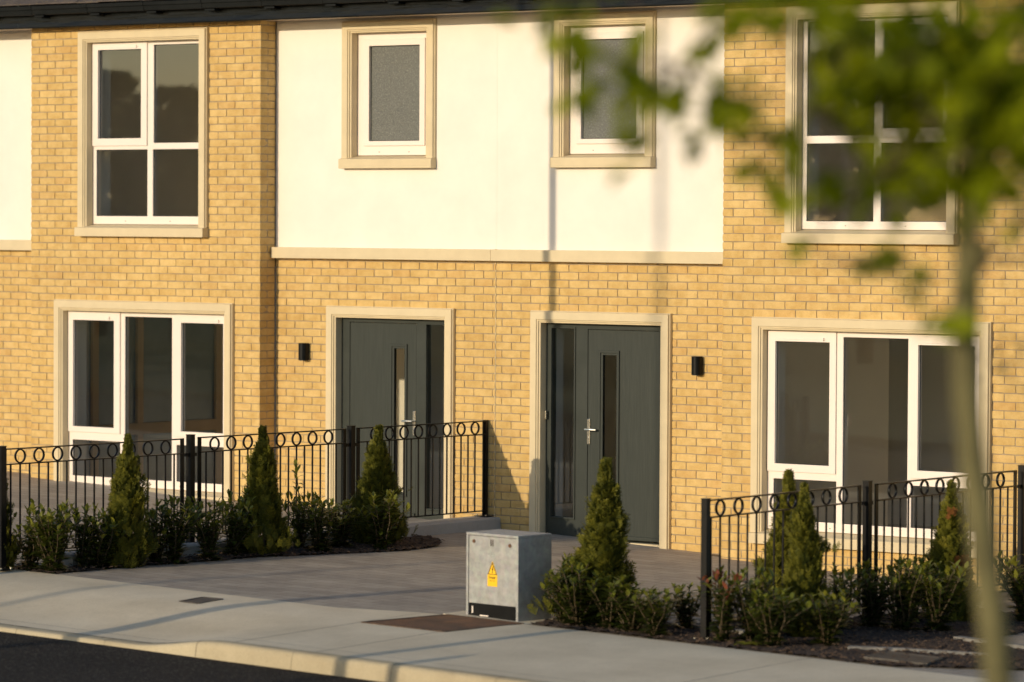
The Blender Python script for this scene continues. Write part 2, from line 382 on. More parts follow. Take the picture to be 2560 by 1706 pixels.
# ------------------------------------------------------------------ brickwork
def rect_minus(r, holes):
    out = [r]
    for (a,b_,c,d) in holes:
        nx = []
        for (x0,x1,z0,z1) in out:
            if x1 <= a or x0 >= b_ or z1 <= c or z0 >= d: nx.append((x0,x1,z0,z1)); continue
            if x0 < a: nx.append((x0,a,z0,z1))
            if x1 > b_: nx.append((b_,x1,z0,z1))
            m0, m1 = max(x0,a), min(x1,b_)
            if z0 < c: nx.append((m0,m1,z0,c))
            if z1 > d: nx.append((m0,m1,d,z1))
        out = nx
    return [q for q in out if q[1]-q[0] > .012 and q[3]-q[2] > .008]
def one_brick(mb, x0, x1, z0, z1, mp, r, depth=.014):
    nu = 4 if x1-x0 > .12 else 3
    us = lin(x0, x1, nu-1); ws = lin(z0, z1, 2)
    tone = r.random(); off = r.uniform(-.0012, .0012); tilt = r.uniform(-.0012,.0012)
    base = len(mb.v)
    for j, w in enumerate(ws):
        for i, u in enumerate(us):
            e = (i in (0,nu-1)) + (j in (0,2))
            d = off + tilt*(i/(nu-1)-.5)*2 + (0 if e == 0 else -.0018*e) + r.uniform(-.0011,.0011)
            du = r.uniform(-.0022,.0022) if i in (0,nu-1) else r.uniform(-.012,.012); dw = r.uniform(-.0016,.0016) if j != 1 else r.uniform(-.012,.012)
            if e == 2:
                du += .002 if i == 0 else -.002; dw += .0015 if j == 0 else -.0015
            mb.v.append(mp(u+du, w+dw, d))
    ring = [(i,0) for i in range(nu)] + [(nu-1,1),(nu-1,2)] + [(i,2) for i in range(nu-2,-1,-1)] + [(0,1)]
    nb = len(mb.v)
    for (i,j) in ring: mb.v.append(mp(us[i], ws[j], -depth))
    for j in range(2):
        for i in range(nu-1):
            q = base+j*nu+i; mb.f.append((q,q+1,q+1+nu,q+nu)); mb.m.append(0); mb.t.append(tone)
    n = len(ring)
    for k in range(n):
        a = base+ring[k][1]*nu+ring[k][0]; b2 = base+ring[(k+1)%n][1]*nu+ring[(k+1)%n][0]
        mb.f.append((b2, a, nb+k, nb+(k+1)%n)); mb.m.append(0); mb.t.append(tone)
def brick_field(mb, u0, u1, z0, z1, mp, holes, phase, seed, lift=0.0, unit=.225):
    r = random.Random(seed)
    k0 = math.floor((z0-2.45-lift)/.075); k1 = math.ceil((z1-2.45-lift)/.075)
    for k in range(k0, k1):
        zb = 2.45+lift+k*.075; a0, a1 = max(zb+.005, z0), min(zb+.0705, z1)
        if a1-a0 < .012: continue
        sh = phase + (unit/2 if k % 2 else 0)
        n = math.floor((u0-sh)/unit)
        while sh+n*unit < u1:
            b0, b1 = max(sh+n*unit+.0045, u0), min(sh+(n+1)*unit-.0045, u1)
            n += 1
            if b1-b0 < .02: continue
            wob = r.uniform(-.0012,.0012)
            for q in rect_minus((b0,b1,a0+wob,a1+wob), holes): one_brick(mb, *q, mp, r)
ZB = -.32   # bottom of brickwork (below ground)
BAY = -.24

# ------------------------------------------------------------------ joinery
def surround(parent, x0, x1, zb, zt, Y):
    prof = [(0,.02),(0,-.032),(.007,-.036),(.010,-.052),(.013,-.055),(.081,-.055),(.085,-.044),(.097,-.042),(.100,-.029),(.112,-.027),(.115,-.022),(.115,.066)]
    path = [((x0,zb),(1,0)),((x0,zt),(1,-1)),((x1,zt),(-1,-1)),((x1,zb),(-1,0))]
    b = MB(); n = len(prof)
    for (px,pz),(dx,dz) in path:
        for w,y in prof: b.v.append((px+dx*w, Y+y, pz+dz*w))
    for i in range(3):
        for k in range(n-1):
            q = i*n+k; b.f.append((q,q+1,q+1+n,q+n)); b.m.append(0); b.t.append(.5)
    b.f.append(tuple(range(n))); b.f.append(tuple(reversed(range(3*n,4*n)))); b.m += [0,0]; b.t += [.5,.5]
    return b.build('surround', M['stone'], parent)
def sill(parent, x0, x1, z0, z1, Y):
    b = MB(); y0, y1 = Y-.09, Y+.09
    b.mesh([(x0,y0,z0),(x1,y0,z0),(x1,y1,z0),(x0,y1,z0),(x0,y0,z1-.006),(x1,y0,z1-.006),(x1,y1,z1+.028),(x0,y1,z1+.028)], [(0,3,2,1),(4,5,6,7),(0,1,5,4),(1,2,6,5),(2,3,7,6),(3,0,4,7)])
    return b.build('sill', M['stone'], parent, bevel=.005)
def window(house, x0, x1, zt, zs, zsb, Y, cells, frost=False, label=None):
    """cells: (gx0,gx1,gz0,gz1, sash rect or None)"""
    F = Y+.065; fx0, fx1, fz0, fz1 = x0+.1155, x1-.1155, zs+.03, zt-.1155
    b = MB(); holes = []
    for c in cells:
        holes.append((c[4][0]+.014,c[4][1]-.014,c[4][2]+.014,c[4][3]-.014) if c[4] else c[:4])
    b.plate(fx0, fx1, fz0, fz1, F, F+.06, holes)
    w = b.build('window', M['upvc'], house, bevel=.004)
    if label: w['label'] = label
    for c in cells:
        if c[4]:
            s = c[4]; b = MB(); b.plate(s[0], s[1], s[2], s[3], F-.018, F+.045, [c[:4]])
            if not frost:
                b.box(c[0]+.03, c[1]-.04, F-.022, F-.018, c[3]+.018, c[3]+.030)
                b.box(c[1]-.07, c[1]-.055, F-.034, F-.018, c[3]+.012, c[3]+.04)
            b.build('sash', M['upvc'], w, bevel=.004)
        g = MB(); yy = F+.018
        g.box(c[0]-.004, c[1]+.004, yy, yy+.006, c[2]-.004, c[3]+.004)
        g.build('pane', M['frost'] if frost else M['glass'], w)
        gk = MB(); t = .006
        gk.plate(c[0]-.002, c[1]+.002, c[2]-.002, c[3]+.002, yy-.004, yy-.0005, [(c[0]+t,c[1]-t,c[2]+t,c[3]-t)])
        gk.build('gasket', M['black'], w)
    for q in (.3,.7):
        wp = MB(); wp.box(fx0+(fx1-fx0)*q-.006, fx0+(fx1-fx0)*q+.006, F-.003, F+.001, fz0+.03, fz0+.036); wp.build('weep_hole', M['iron'], w)
    surround(w, x0, x1, zs-.002, zt, Y); sill(w, x0, x1, zsb, zs, Y)
    return w
def door(house, x0, x1, zt, zb, leaf, lz1, sl, strip, hx, hdir, label=None):
    F = .07; fx0, fx1, fz1 = x0+.1155, x1-.1155, zt-.1155
    b = MB(); b.plate(fx0, fx1, zb+.03, fz1, F, F+.07, [(leaf[0]+.012,leaf[1]-.012,zb+.035,lz1-.012),(sl[0],sl[1],.14,1.92)])
    # raised glazing bead round the sidelight
    b.plate(sl[0]-.016, sl[1]+.016, .14-.016, 1.92+.016, F-.012, F, [(sl[0],sl[1],.14,1.92)])
    d = b.build('door', M['darkframe'], house, bevel=.004)
    if label: d['label'] = label
    L0, L1 = leaf; b = MB()
    gz0, gz1 = .285, 1.68
    b.plate(L0+.016, L1-.016, zb+.045, lz1-.016, F+.004, F+.05, [(strip[0]-.012, strip[1]+.012, gz0-.012, gz1+.012)])
    # raised moulding round the strip light
    b.plate(strip[0]-.055, strip[1]+.033, gz0-.045, gz1+.045, F-.012, F+.004, [(strip[0]-.026, strip[1]+.014, gz0-.02, gz1+.02)])
    b.plate(strip[0]-.026, strip[1]+.014, gz0-.02, gz1+.02, F-.004, F+.004, [(strip[0], strip[1], gz0, gz1)])
    b.box(L0+.02, L1-.02, F-.014, F+.004, zb+.05, zb+.085)   # weather bar
    lf = b.build('door_leaf', M['door'], d, bevel=.003)
    g = MB(); g.box(strip[0]-.006, strip[1]+.006, F+.014, F+.02, gz0-.006, gz1+.006); g.build('glass_strip', M['doorglass'], d)
    g = MB(); g.box(sl[0]-.004, sl[1]+.004, F+.02, F+.026, .136, 1.924); g.build('side_light', M['glass'], d)
    h = MB(); zc = .96
    h.box(hx-.016, hx+.016, F-.008, F+.004, zc-.118, zc+.118)
    h.tube([(hx, F-.006, zc+.02),(hx, F-.05, zc+.02)], .010, 10)
    h.tube([(hx-.012*hdir, F-.052, zc+.02),(hx+.05*hdir, F-.056, zc+.021),(hx+.118*hdir, F-.05, zc+.018)], [.011,.012,.010], 10)
    h.tube([(hx, F-.012, zc-.06),(hx, F-.004, zc-.06)], .011, 12)
    h.build('handle', M['steel'], d, bevel=.003)
    t = MB(); t.box(fx0-.01, fx1+.01, F-.045, F+.10, zb-.02, zb+.028); t.build('threshold', M['stone'], d, bevel=.004)
    surround(d, x0, x1, zb-.06, zt, 0.0)
    return d
def wall_lamp(house, x, z, y):
    b = MB(); b.box(x-.032, x+.032, y-.022, y+.004, z-.07, z+.075); 
    p = MB(); n = 20; r = .045; cy = y-.055
    pts = [(x-.045, y-.018)] + [(x + r*math.cos(PI+PI*i/n), cy + r*math.sin(PI+PI*i/n)) for i in range(n+1)] + [(x+.045, y-.018)]
    k = len(b.v); m = len(pts)
    for q in pts: b.v.append((q[0], q[1], z-.085))
    for q in pts: b.v.append((q[0], q[1], z+.085))
    for i in range(m):
        j = (i+1) % m; b.f.append((k+i,k+j,k+m+j,k+m+i)); b.m.append(0); b.t.append(.5)
    b.f.append(tuple(k+i for i in reversed(range(m)))); b.f.append(tuple(k+m+i for i in range(m))); b.m += [0,0]; b.t += [.5,.5]
    o = b.build('wall_lamp', M['gutter'], house, bevel=.003)
    l = MB(); l.tube([(x,cy,z-.0885),(x,cy,z-.082)], .034, 16); l.build('lens', M['bluepane'], o)
    return o

# ------------------------------------------------------------------ terrace
def mapX(Y): return lambda u, w, d: (u, Y-d, w)
def eaves(house, x0, x1, z=4.893, end=None):
    b = MB(); b.box(x0, x1, -.405, .05, z, z+.014); b.build('soffit', M['soffit'], house)
    b = MB()
    xs = lin(x0, x1, max(2,int((x1-x0)/.25))); r = random.Random(int(x0*10)+99)
    base = len(b.v); n = 7
    for x in xs:
        w = r.uniform(-.003,.003)
        for (y, zz) in ((-.405,z-.012),(-.428,z-.012),(-.430,z),(-.424+w,z+.045),(-.424+w,z+.1),(-.424,z+.262),(-.405,z+.262)): b.v.append((x,y,zz))
    for i in range(len(xs)-1):
        for k in range(n-1):
            q = base+i*n+k; b.f.append((q,q+1,q+1+n,q+n)); b.m.append(0); b.t.append(.5)
    b.build('fascia', M['fascia'], house, smooth=False)
    # square-line gutter with joints and fall-out brackets
    g = MB(); gz = z+.118
    pr = [(-.432,gz+.085),(-.432,gz+.004),(-.44,gz),(-.52,gz),(-.530,gz+.006),(-.534,gz+.05),(-.545,gz+.055),(-.547,gz+.088),(-.540,gz+.090),(-.528,gz+.085),(-.524,gz+.01),(-.44,gz+.008),(-.437,gz+.085)]
    def sweep(mb, xa, xb, s=1.0):
        k = len(mb.v); n = len(pr)
        for xx in (xa, xb):
            for y, zz in pr: mb.v.append((xx, -.49+(y+.49)*s, gz+.045+(zz-gz-.045)*s))
        for i in range(n):
            j = (i+1) % n; mb.f.append((k+i,k+j,k+n+j,k+n+i)); mb.m.append(0); mb.t.append(.5)
        mb.f.append(tuple(k+i for i in range(n))); mb.f.append(tuple(k+n+i for i in reversed(range(n)))); mb.m += [0,0]; mb.t += [.5,.5]
    sweep(g, x0, x1)
    go = g.build('gutter', M['gutter'], house)
    x = math.ceil((x0+5.62)/.78)*.78-5.62
    while x < x1-.1:
        u = MB(); sweep(u, x, x+.035, 1.10)
        u.box(x+.06, x+.19, -.52, -.43, gz-.022, gz-.004); u.build('gutter_union', M['gutter'], go)
        x += .78
    # roof slope, tile courses overlapping
    t = MB(); a = math.radians(32); n = 17; ex = .30
    for i in range(n):
        s0, s1 = i*ex, (i+1)*ex+.05
        yA, zA = -.50+s0*math.cos(a), gz+.10+s0*math.sin(a)+.022; yB, zB = -.50+s1*math.cos(a), gz+.10+s1*math.sin(a)
        r = random.Random(i*31+int(x0))
        xx = x0 - (.15 if i % 2 else 0)
        while xx < x1:
            e0, e1 = max(xx, x0)+.001, min(xx+.30, x1)-.001; xx += .30
            if e1-e0 < .02: continue
            j = r.uniform(-.003,.003)
            t.mesh([(e0,yA,zA-.014+j),(e1,yA,zA-.014+j),(e1,yB,zB-.014),(e0,yB,zB-.014),(e0,yA,zA+j),(e1,yA,zA+j),(e1,yB,zB),(e0,yB,zB)],
                   [(0,3,2,1),(4,5,6,7),(0,1,5,4),(1,2,6,5),(2,3,7,6),(3,0,4,7)], 0, r.random())
    t.build('roof', M['tile'], house)

def string_course(house, x0, x1, z0, z1):
    b = MB(); b.box(x0, x1, -.085, .02, z0, z1); b.build('string_course', M['stone'], house, bevel=.006)

def rooms(house, x0, x1, bx0, bx1, rx0, rx1, W_low, W_up, W_bath, D, part):
    """plastered rooms behind the openings"""
    b = MB()
    zf, zc = -.06, 2.34
    op = lambda w: (w[0]+.15, w[1]-.15, w[2], w[3])
    b.plate(bx0, bx1, zf, zc, -.10, .05, [op(W_low)])
    b.plate(rx0, rx1, zf, zc, .15, .29, [op(D)])
    b.plate(bx0, bx1, 2.56, 4.84, -.10, .05, [op(W_up)])
    b.plate(rx0, rx1, 2.56, 4.84, .15, .29, [op(W_bath)])
    xb = bx1 if bx1 == rx0 else bx0
    b.box(xb-.012, xb+.012, .052, .288, zf, 4.84)
    for zz0, zz1 in ((zf,zc),(2.56,4.84)):
        b.box(x0, x0+.10, .06, 3.6, zz0, zz1); b.box(x1-.10, x1, .06, 3.6, zz0, zz1); b.box(x0, x1, 3.60, 3.8, zz0, zz1)
        b.box(bx0, bx1, -.09, 3.8, zz1+.002, zz1+.12); b.box(rx0, rx1, .13, 3.8, zz1+.003, zz1+.121)
    for p in part: b.box(*p)
    o = b.build('room_wall', M['plaster'], house)
    f = MB(); f.box(x0+.05, x1-.05, .03, 3.7, zf-.1, zf-.001); f.box(x0+.05, x1-.05, .03, 3.7, 2.465, 2.559); f.build('room_floor', M['floor'], house)
    return o

def house_front(house, name, x0, x1, bay, rec, Wl, Wu, Wb, D, seed, bphase):
    """brick, render and string of one house; openings are outer surround rects"""
    ins = lambda w, k=.03: (w[0]+k, w[1]-k, w[2]+.01, w[3]-k)
    b = MB()
    bh = [(Wl[0],Wl[1],Wl[2],Wl[3]), (Wu[0],Wu[1],Wu[2],Wu[3])]
    zt = 4.893
    brick_field(b, bay[0], bay[1], ZB, zt, mapX(BAY), [ins(h,.012) for h in bh], bphase, seed)
    b.plate(bay[0]+.004, bay[1]-.004, ZB, zt, BAY+.0095, -.105, [ins(h) for h in bh], 1)
    # returns of the bay
    for xs, sg in ((bay[1], 1), (bay[0], -1)):
        mp = (lambda X, S: (lambda u, w, d: (X+S*d, u, w)))(xs, sg)
        r = random.Random(seed+5)
        for k in range(math.floor((ZB-2.45)/.075), 33):
            zb = 2.45+k*.075; a0, a1 = max(zb+.005,ZB), min(zb+.0705,zt)
            if a1-a0 < .012: continue
            cuts = [(BAY+.001,-.132),(-.123,-.012)] if k % 2 == 0 else [(BAY+.001,-.02)]
            for c0, c1 in cuts: one_brick(b, c0, c1, a0, a1, mp, r)
        xm = xs - sg*.0085
        b.box(min(xm, xm-sg*.09), max(xm, xm-sg*.09), BAY+.05, .0, ZB, zt, 1)
    brick_field(b, rec[0], rec[1], ZB, 2.60, mapX(0.0), [ins(D,.012)], 0.0, seed+1)
    b.plate(rec[0], rec[1], ZB, 2.60, .0095, .12, [ins(D)], 1)
    b.build('brick_wall', [M['brick'], M['mortar']], house)
    r_ = MB(); r_.plate(rec[0]+.006, rec[1], 2.56, zt, -.004, .12, [ins(Wb)])
    r_.build('rendered_wall', M['render'], house)

J = .036   # party line between the two houses (movement joint)
# ---- left house
A = empty('terraced_house', (0,0,0)); tag(A, 'buff brick terraced house left of the movement joint, its door strip of glass glowing cream', 'house')
Wl = (-5.512,-3.062,.10,2.092); Wu = (-5.177,-3.412,2.80,4.842); Wb = (-1.850,-.690,3.50,4.866); D = (-2.040,-.452,-.30,2.085)
house_front(A, 'A', -5.882, J, (-5.882,-2.726), (-2.726,J-.006), Wl, Wu, Wb, D, 101, -2.726)
window(A, -5.177,-3.412,4.842,2.841,2.745,BAY, [(-4.977,-4.377,3.747,4.652,(-5.055,-4.298,3.671,4.722)),(-4.218,-3.585,3.697,4.690,None),(-5.012,-4.302,2.954,3.632,None),(-4.228,-3.585,2.954,3.632,None)], label='upstairs four light white window reflecting a tree')
window(A, -5.512,-3.062,2.092,.160,.066,BAY, [(-5.322,-4.746,.784,1.882,(-5.394,-4.664,.727,1.972)),(-4.607,-3.959,.273,1.929,None),(-3.821,-3.252,.784,1.882,(-3.902,-3.18,.727,1.972)),(-5.343,-4.672,.273,.644,None),(-3.895,-3.232,.273,.644,None)])
window(A, -1.850,-.690,4.866,3.528,3.430,0.0, [(-1.577,-.945,3.698,4.624,(-1.640,-.880,3.651,4.690))], frost=True, label='small frosted bathroom window')
door(A, -2.040,-.452,2.085,.0, (-1.838,-.975), 1.94, (-.856,-.612), (-1.260,-1.131), -1.006, -1)
string_course(A, -2.722, J-.0005, 2.545, 2.655); wall_lamp(A, -2.322, 1.625, 0.0)
eaves(A, -5.8845, J)
b = MB(); b.box(J-.013, J-.002, .006, .05, ZB, 2.545); b.build('movement_joint', M['stone'], A)
b = MB(); b.box(J-.012, J+.012, -.0055, .02, 2.66, 4.893); b.build('render_bead', M['render'], A)
rooms(A, -5.90, J-.002, -5.80, -2.74, -2.74, J-.05, Wl, Wu, Wb, D, [(-1.66,-1.16,1.0,1.08,-.06,2.34),(-2.79,-2.69,.05,3.6,2.56,4.84)])  # first partition added to hide the sunlit back wall, keeping the sidelight dark
# glazed screen on the side wall of the front room
g = MB(); 
g.box(-5.798,-5.78, .55, 2.55, -.05, 2.2); sc = g.build('inner_screen', M['bluepane'], A)
g = MB()
for y in (.55,1.02,1.24,2.5): g.box(-5.78,-5.745, y, y+.09, -.05, 2.2)
g.box(-5.78,-5.74, .55, 2.59, .62, .74); g.box(-5.78,-5.742, .55, 2.59, 2.12, 2.2); g.build('inner_frame', M['brownwood'], sc)
# ---- right house
B = empty('terraced_house', (0,0,0)); tag(B, 'buff brick terraced house right of the movement joint, partly hidden by the blurred foreground tree', 'house')
Wl = (3.145,5.605,.10,2.082); Wu = (3.488,5.262,2.80,4.842); Wb = (.734,1.892,3.50,4.866); D = (.477,2.085,-.40,2.085)
house_front(B, 'B', J, 5.962, (2.800,5.962), (J+.004,2.800), Wl, Wu, Wb, D, 202, 2.80)
window(B, 3.488,5.262,4.842,2.838,2.743,BAY, [(3.653,4.355,3.697,4.706,None),(4.452,5.065,3.757,4.652,(4.378,5.142,3.678,4.722)),(3.653,4.353,2.940,3.630,None),(4.427,5.098,2.940,3.630,None)], label='upstairs four light white window behind blurred leaves')
window(B, 3.145,5.605,2.082,.150,.052,BAY, [(3.346,3.921,.770,1.866,(3.268,3.988,.700,1.960)),(4.054,4.723,.262,1.917,None),(4.835,5.405,.770,1.866,(4.762,5.486,.700,1.960)),(3.325,3.990,.265,.634,None),(4.762,5.435,.265,.634,None)])
window(B, .734,1.892,4.866,3.528,3.428,0.0, [(.993,1.630,3.698,4.624,(.935,1.700,3.651,4.690))], frost=True, label='small frosted bathroom window crossed by a post shadow')
door(B, .477,2.085,2.085,-.085, (1.060,1.945), 1.93, (.656,.920), (1.252,1.408), 1.092, 1)
b = MB(); b.box(.602, .618, .028, .052, 1.06, 1.14); b.build('doorbell', M['steel'], B, bevel=.003)
string_course(B, J+.0005, 2.798, 2.545, 2.655); wall_lamp(B, 2.395, 1.615, 0.0)
eaves(B, J+.001, 5.9645)
rooms(B, J+.002, 5.97, 2.82, 5.90, J+.05, 2.82, Wl, Wu, Wb, D, [(2.70,2.80,.05,2.62,-.06,2.34),(2.76,2.86,.05,3.6,2.56,4.84)])
b = MB(); b.box(2.801,2.812, 1.63,1.72, 1.42,1.52); b.build('thermostat', M['black'], B)
b = MB(); b.box(2.801,2.810, 1.86,1.95, 1.00,1.12); b.build('light_switch', M['upvc'], B)
# ---- next houses along, only their first strip of wall is in view
for (name, x0, x1, lift, lab) in (('terraced_house', -9.0, -5.886, .044, 'strip of the next house at the left edge, white render over buff brick'), ('terraced_house', 5.966, 9.1, -.04, 'next house past the right window, recessed brick under white render')):
    H = empty(name); tag(H, lab, 'house')
    b = MB(); brick_field(b, x0, x1, ZB, 2.60, mapX(0.0), [], 0, int(x0*7)+50, 0.0); b.plate(x0, x1, ZB, 2.60, .0095, .3, [], 1)
    b.build('brick_wall', [M['brick'], M['mortar']], H)
    b = MB(); b.plate(x0, x1-.004, 2.60, 4.893, -.004, .3); b.build('rendered_wall', M['render'], H)
    string_course(H, x0, x1-.002, 2.545+lift, 2.655+lift); eaves(H, x0, x1)

# ------------------------------------------------------------------ railings
RING_Z = .127
def ring(mb, c, ax, R=.055, r=.0082, n=22, m=6):
    base = len(mb.v)
    for i in range(n):
        a = 2*PI*i/n; d = ax*math.cos(a) + Vector((0,0,1))*math.sin(a); nrm = ax.cross(Vector((0,0,1)))
        for k in range(m):
            t = 2*PI*k/m; p = Vector(c) + d*(R + r*.8*math.cos(t)) + nrm*(1.5*r*math.sin(t)); mb.v.append(tuple(p))
    for i in range(n):
        for k in range(m):
            a = base+i*m+k; b2 = base+i*m+(k+1)%m; c2 = base+((i+1)%n)*m+(k+1)%m; d2 = base+((i+1)%n)*m+k
            mb.f.append((a,b2,c2,d2)); mb.m.append(0); mb.t.append(.5)
def bar(mb, p, q, w, d, ax):
    """flat or square bar from p to q; w along ax, d across"""
    p = Vector(p); q = Vector(q); L = (q-p).normalized()
    s = ax if abs(L.dot(ax)) < .7 else Vector((0,0,1))
    nrm = ax.cross(Vector((0,0,1)))
    V = [pt + s*a*w/2 + nrm*c*d/2 for pt in (p,q) for a,c in ((-1,-1),(1,-1),(1,1),(-1,1))]
    mb.mesh(V, [(0,1,2,3),(7,6,5,4),(0,4,5,1),(1,5,6,2),(2,6,7,3),(3,7,4,0)])
def railing(root, p0, p1, panels, posts, ztop, zlow, pitch_rings):
    """p0/p1: plan line; panels: (s0,s1,[ring positions s]) metres from p0"""
    p0 = Vector((*p0,0)); p1 = Vector((*p1,0)); ax = (p1-p0).normalized()
    at = lambda s, z: p0 + ax*s + Vector((0,0,z))
    for (s0, s1, rings, zz, zl) in panels:
        b = MB()
        for s in (s0, s1): bar(b, at(s, zl-.02), at(s, zz+.006), .040, .012, ax)
        for z, h in ((zz,.010),(zz-RING_Z,.010),(zl+.06,.010)): bar(b, at(s0,z), at(s1,z), h, .038 if h == .010 else .03, ax)
        gap = rings[1]-rings[0]
        pos = []
        for r_ in rings: pos += [r_, r_-gap/2]
        pos.append(rings[-1]+gap/2)
        for s in pos:
            if s0+.035 < s < s1-.035: b.tube([at(s, zl+.06), at(s, zz-RING_Z)], 0.0082, 8)
        pan = b.build('railing_panel', M['black'], root)
        for s in rings:
            rb = MB(); ring(rb, at(s, zz-RING_Z/2), ax); rb.build('ring', M['black'], pan, smooth=True)
    for (s, zt, zb, w, plate) in posts:
        b = MB(); bar(b, at(s,zb), at(s,zt), w, w, ax)
        bar(b, at(s,zt), at(s,zt+.006), w+.006, w+.006, ax)
        if not plate: bar(b, at(s-.07,zt-.17), at(s+.07,zt-.17), .03, .02, ax)
        po = b.build('post', M['black'], root)
        if plate:
            pb = MB(); bar(pb, at(s,zb), at(s,zb+.008), .15, .15, ax); pl = pb.build('base_plate', M['black'], po)
            nr = ax.cross(Vector((0,0,1)))
            for u, v in ((.055,.055),(-.055,.055),(.055,-.055),(-.055,-.055)):
                bb = MB(); q = at(s+u, zb+.008) + nr*v; bb.tube([q, q+Vector((0,0,.012))], .010, 8); bb.build('bolt', M['steel'], po)
# left railing runs from the joint towards the street
LR = empty('railing'); tag(LR, 'black ring topped railing running from the wall between the two doors to the left edge', 'railing')
sp = .2135
railing(LR, (-.05,-.0), (-.30,-6.25), [
    (.055,1.850,[.19+i*.2045 for i in range(8)],1.021,.105),
    (2.035,3.925,[2.255+i*.2115 for i in range(8)],1.020,.105),
    (4.140,6.230,[4.345+i*.2135 for i in range(9)],1.016,.09)],
    [(1.945,1.044,.11,.055,False),(4.035,1.046,.10,.055,False),(6.262,1.04,.02,.055,True),(.035,1.024,.112,.036,True)], 1.02, .1, sp)
RR = empty('railing'); tag(RR, 'black ring topped railing in front of the right ground floor window', 'railing')
railing(RR, (6.28,0), (6.28,-6), [
    (3.430,5.535,[3.665+i*.2425 for i in range(8)],.874,-.10),
    (1.005,3.180,[1.247+i*.2420 for i in range(8)],.872,-.12)],
    [(5.552,.886,-.155,.050,True),(3.312,.902,-.16,.055,False),(.885,.908,-.18,.055,False)], .87, -.1, .2425)
# concrete plinth under the left railing
b = MB(); n = 30
base = len(b.v)
for i in range(n+1):
    t = i/n; y = -.002-5.6*t; xc = -.05-.226*t
    for (dx, z) in ((-.13,-.3),(-.13,.098),(-.118,.108),(.14,.108),(.158,.092),(.166,-.3)): b.v.append((xc+dx, y, (z if z > -.2 else -.3)))
for i in range(n):
    for k in range(5):
        q = base+i*6+k; b.f.append((q,q+1,q+7,q+6)); b.m.append(0); b.t.append(.5)
b.f.append(tuple(base+k for k in range(6))); b.f.append(tuple(base+n*6+k for k in reversed(range(6)))); b.m += [0,0]; b.t += [.5,.5]
tag(b.build('concrete_plinth', M['plinthc']), 'low grey concrete plinth under the left railing', 'plinth')

# ------------------------------------------------------------------ electricity cabinet
def text_mesh(body, size, bold=0.0):
    cu = bpy.data.curves.new('txt', 'FONT'); cu.body = body; cu.size = size; cu.align_x = 'CENTER'; cu.offset = bold; cu.resolution_u = 3
    o = bpy.data.objects.new('txt', cu); COL.objects.link(o)
    dg = bpy.context.evaluated_depsgraph_get(); me = o.evaluated_get(dg).to_mesh()
    V = [tuple(v.co) for v in me.vertices]; Fc = [tuple(p.vertices) for p in me.polygons]
    o.evaluated_get(dg).to_mesh_clear(); bpy.data.objects.remove(o); bpy.data.curves.remove(cu)
    return V, Fc
CB = empty('utility_cabinet', (4.151,-5.700,G(4.15,-5.7)+.004), math.radians(-6.6)); tag(CB, 'squat galvanised steel electricity cabinet with yellow danger sticker', 'cabinet')
W_, D_, H_ = .555, .372, .642
b = MB(); t = .022
b.box(0, t, 0, D_, -.04, H_-t); b.box(W_-t, W_, 0, D_, -.04, H_-t); b.box(t, W_-t, D_-.02, D_, -.04, H_-t)
b.box(0, W_, 0, D_, H_-t, H_)
CB_body = b.build('body', M['galv'], CB, bevel=.004)
b = MB(); b.box(t+.003, W_-t-.003, .006, .02, .098, H_-t-.003); dr = b.build('cabinet_door', M['galv'], CB, bevel=.003)
b = MB(); b.box(t, W_-t, .012, .03, -.04, .094)
b.build('base_panel', M['black'], CB, bevel=.002)
b = MB(); b.box(.145, .235, .004, .012, .004, .012); b.box(.055,.068,.009,.0122,.02,.075); b.build('chipped_edge', M['upvc'], CB)
for (x, z) in ((.081,.575),(.464,.562)):
    l = MB(); l.tube([(x,.007,z),(x,-.001,z)], .014, 14); l.tube([(x,-.001,z),(x,-.004,z)], .006, 6)
    l.build('lock', M['rust'], dr)
b = MB()
for x in (.258,.277): b.box(x, x+.009, .0035, .0065, .547, .598)
b.build('bar_mark', M['ink'], dr)
b = MB()
for R in (.062,.052):
    k = len(b.v); n = 40
    for i in range(n):
        a = 2*PI*i/n
        for rr, yy in ((R,.0062),(R-.002,.0045),(R-.004,.0062)): b.v.append((.266+rr*math.cos(a), yy, .487+rr*math.sin(a)))
    for i in range(n):
        for q in range(2):
            a = k+i*3+q; c = k+((i+1)%n)*3+q; b.f.append((a,c,c+1,a+1)); b.m.append(0); b.t.append(.5)
b.box(.236,.296,.0052,.0065,.484,.490); b.box(.246,.286,.0052,.0065,.500,.505); b.box(.246,.286,.0052,.0065,.469,.474)
b.build('stamped_disc', M['galv'], dr, smooth=True)
# sticker: warning triangle over a yellow panel
sx = .279
b = MB()
def prism(mb, pts, y0, y1):
    n = len(pts); k = len(mb.v)
    for y in (y0,y1):
        for p in pts: mb.v.append((p[0], y, p[1]))
    mb.f.append(tuple(k+i for i in range(n))); mb.f.append(tuple(k+n+i for i in reversed(range(n)))); mb.m += [0,0]; mb.t += [.5,.5]
    for i in range(n):
        j = (i+1) % n; mb.f.append((k+j,k+i,k+n+i,k+n+j)); mb.m.append(0); mb.t.append(.5)
prism(b, [(sx-.052,.239),(sx+.052,.239),(sx+.052,.323),(sx+.050,.331),(sx+.004,.428),(sx-.004,.428),(sx-.050,.331),(sx-.052,.323)], .0035, .0062)
st = b.build('warning_sticker', M['yellow'], dr)
b = MB(); o3 = [(sx-.050,.329),(sx+.050,.329),(sx,.426)]; i3 = [(sx-.040,.3345),(sx+.040,.3345),(sx,.412)]
for i in range(3):
    j = (i+1) % 3; prism(b, [o3[i],o3[j],i3[j],i3[i]], .0022, .0034)
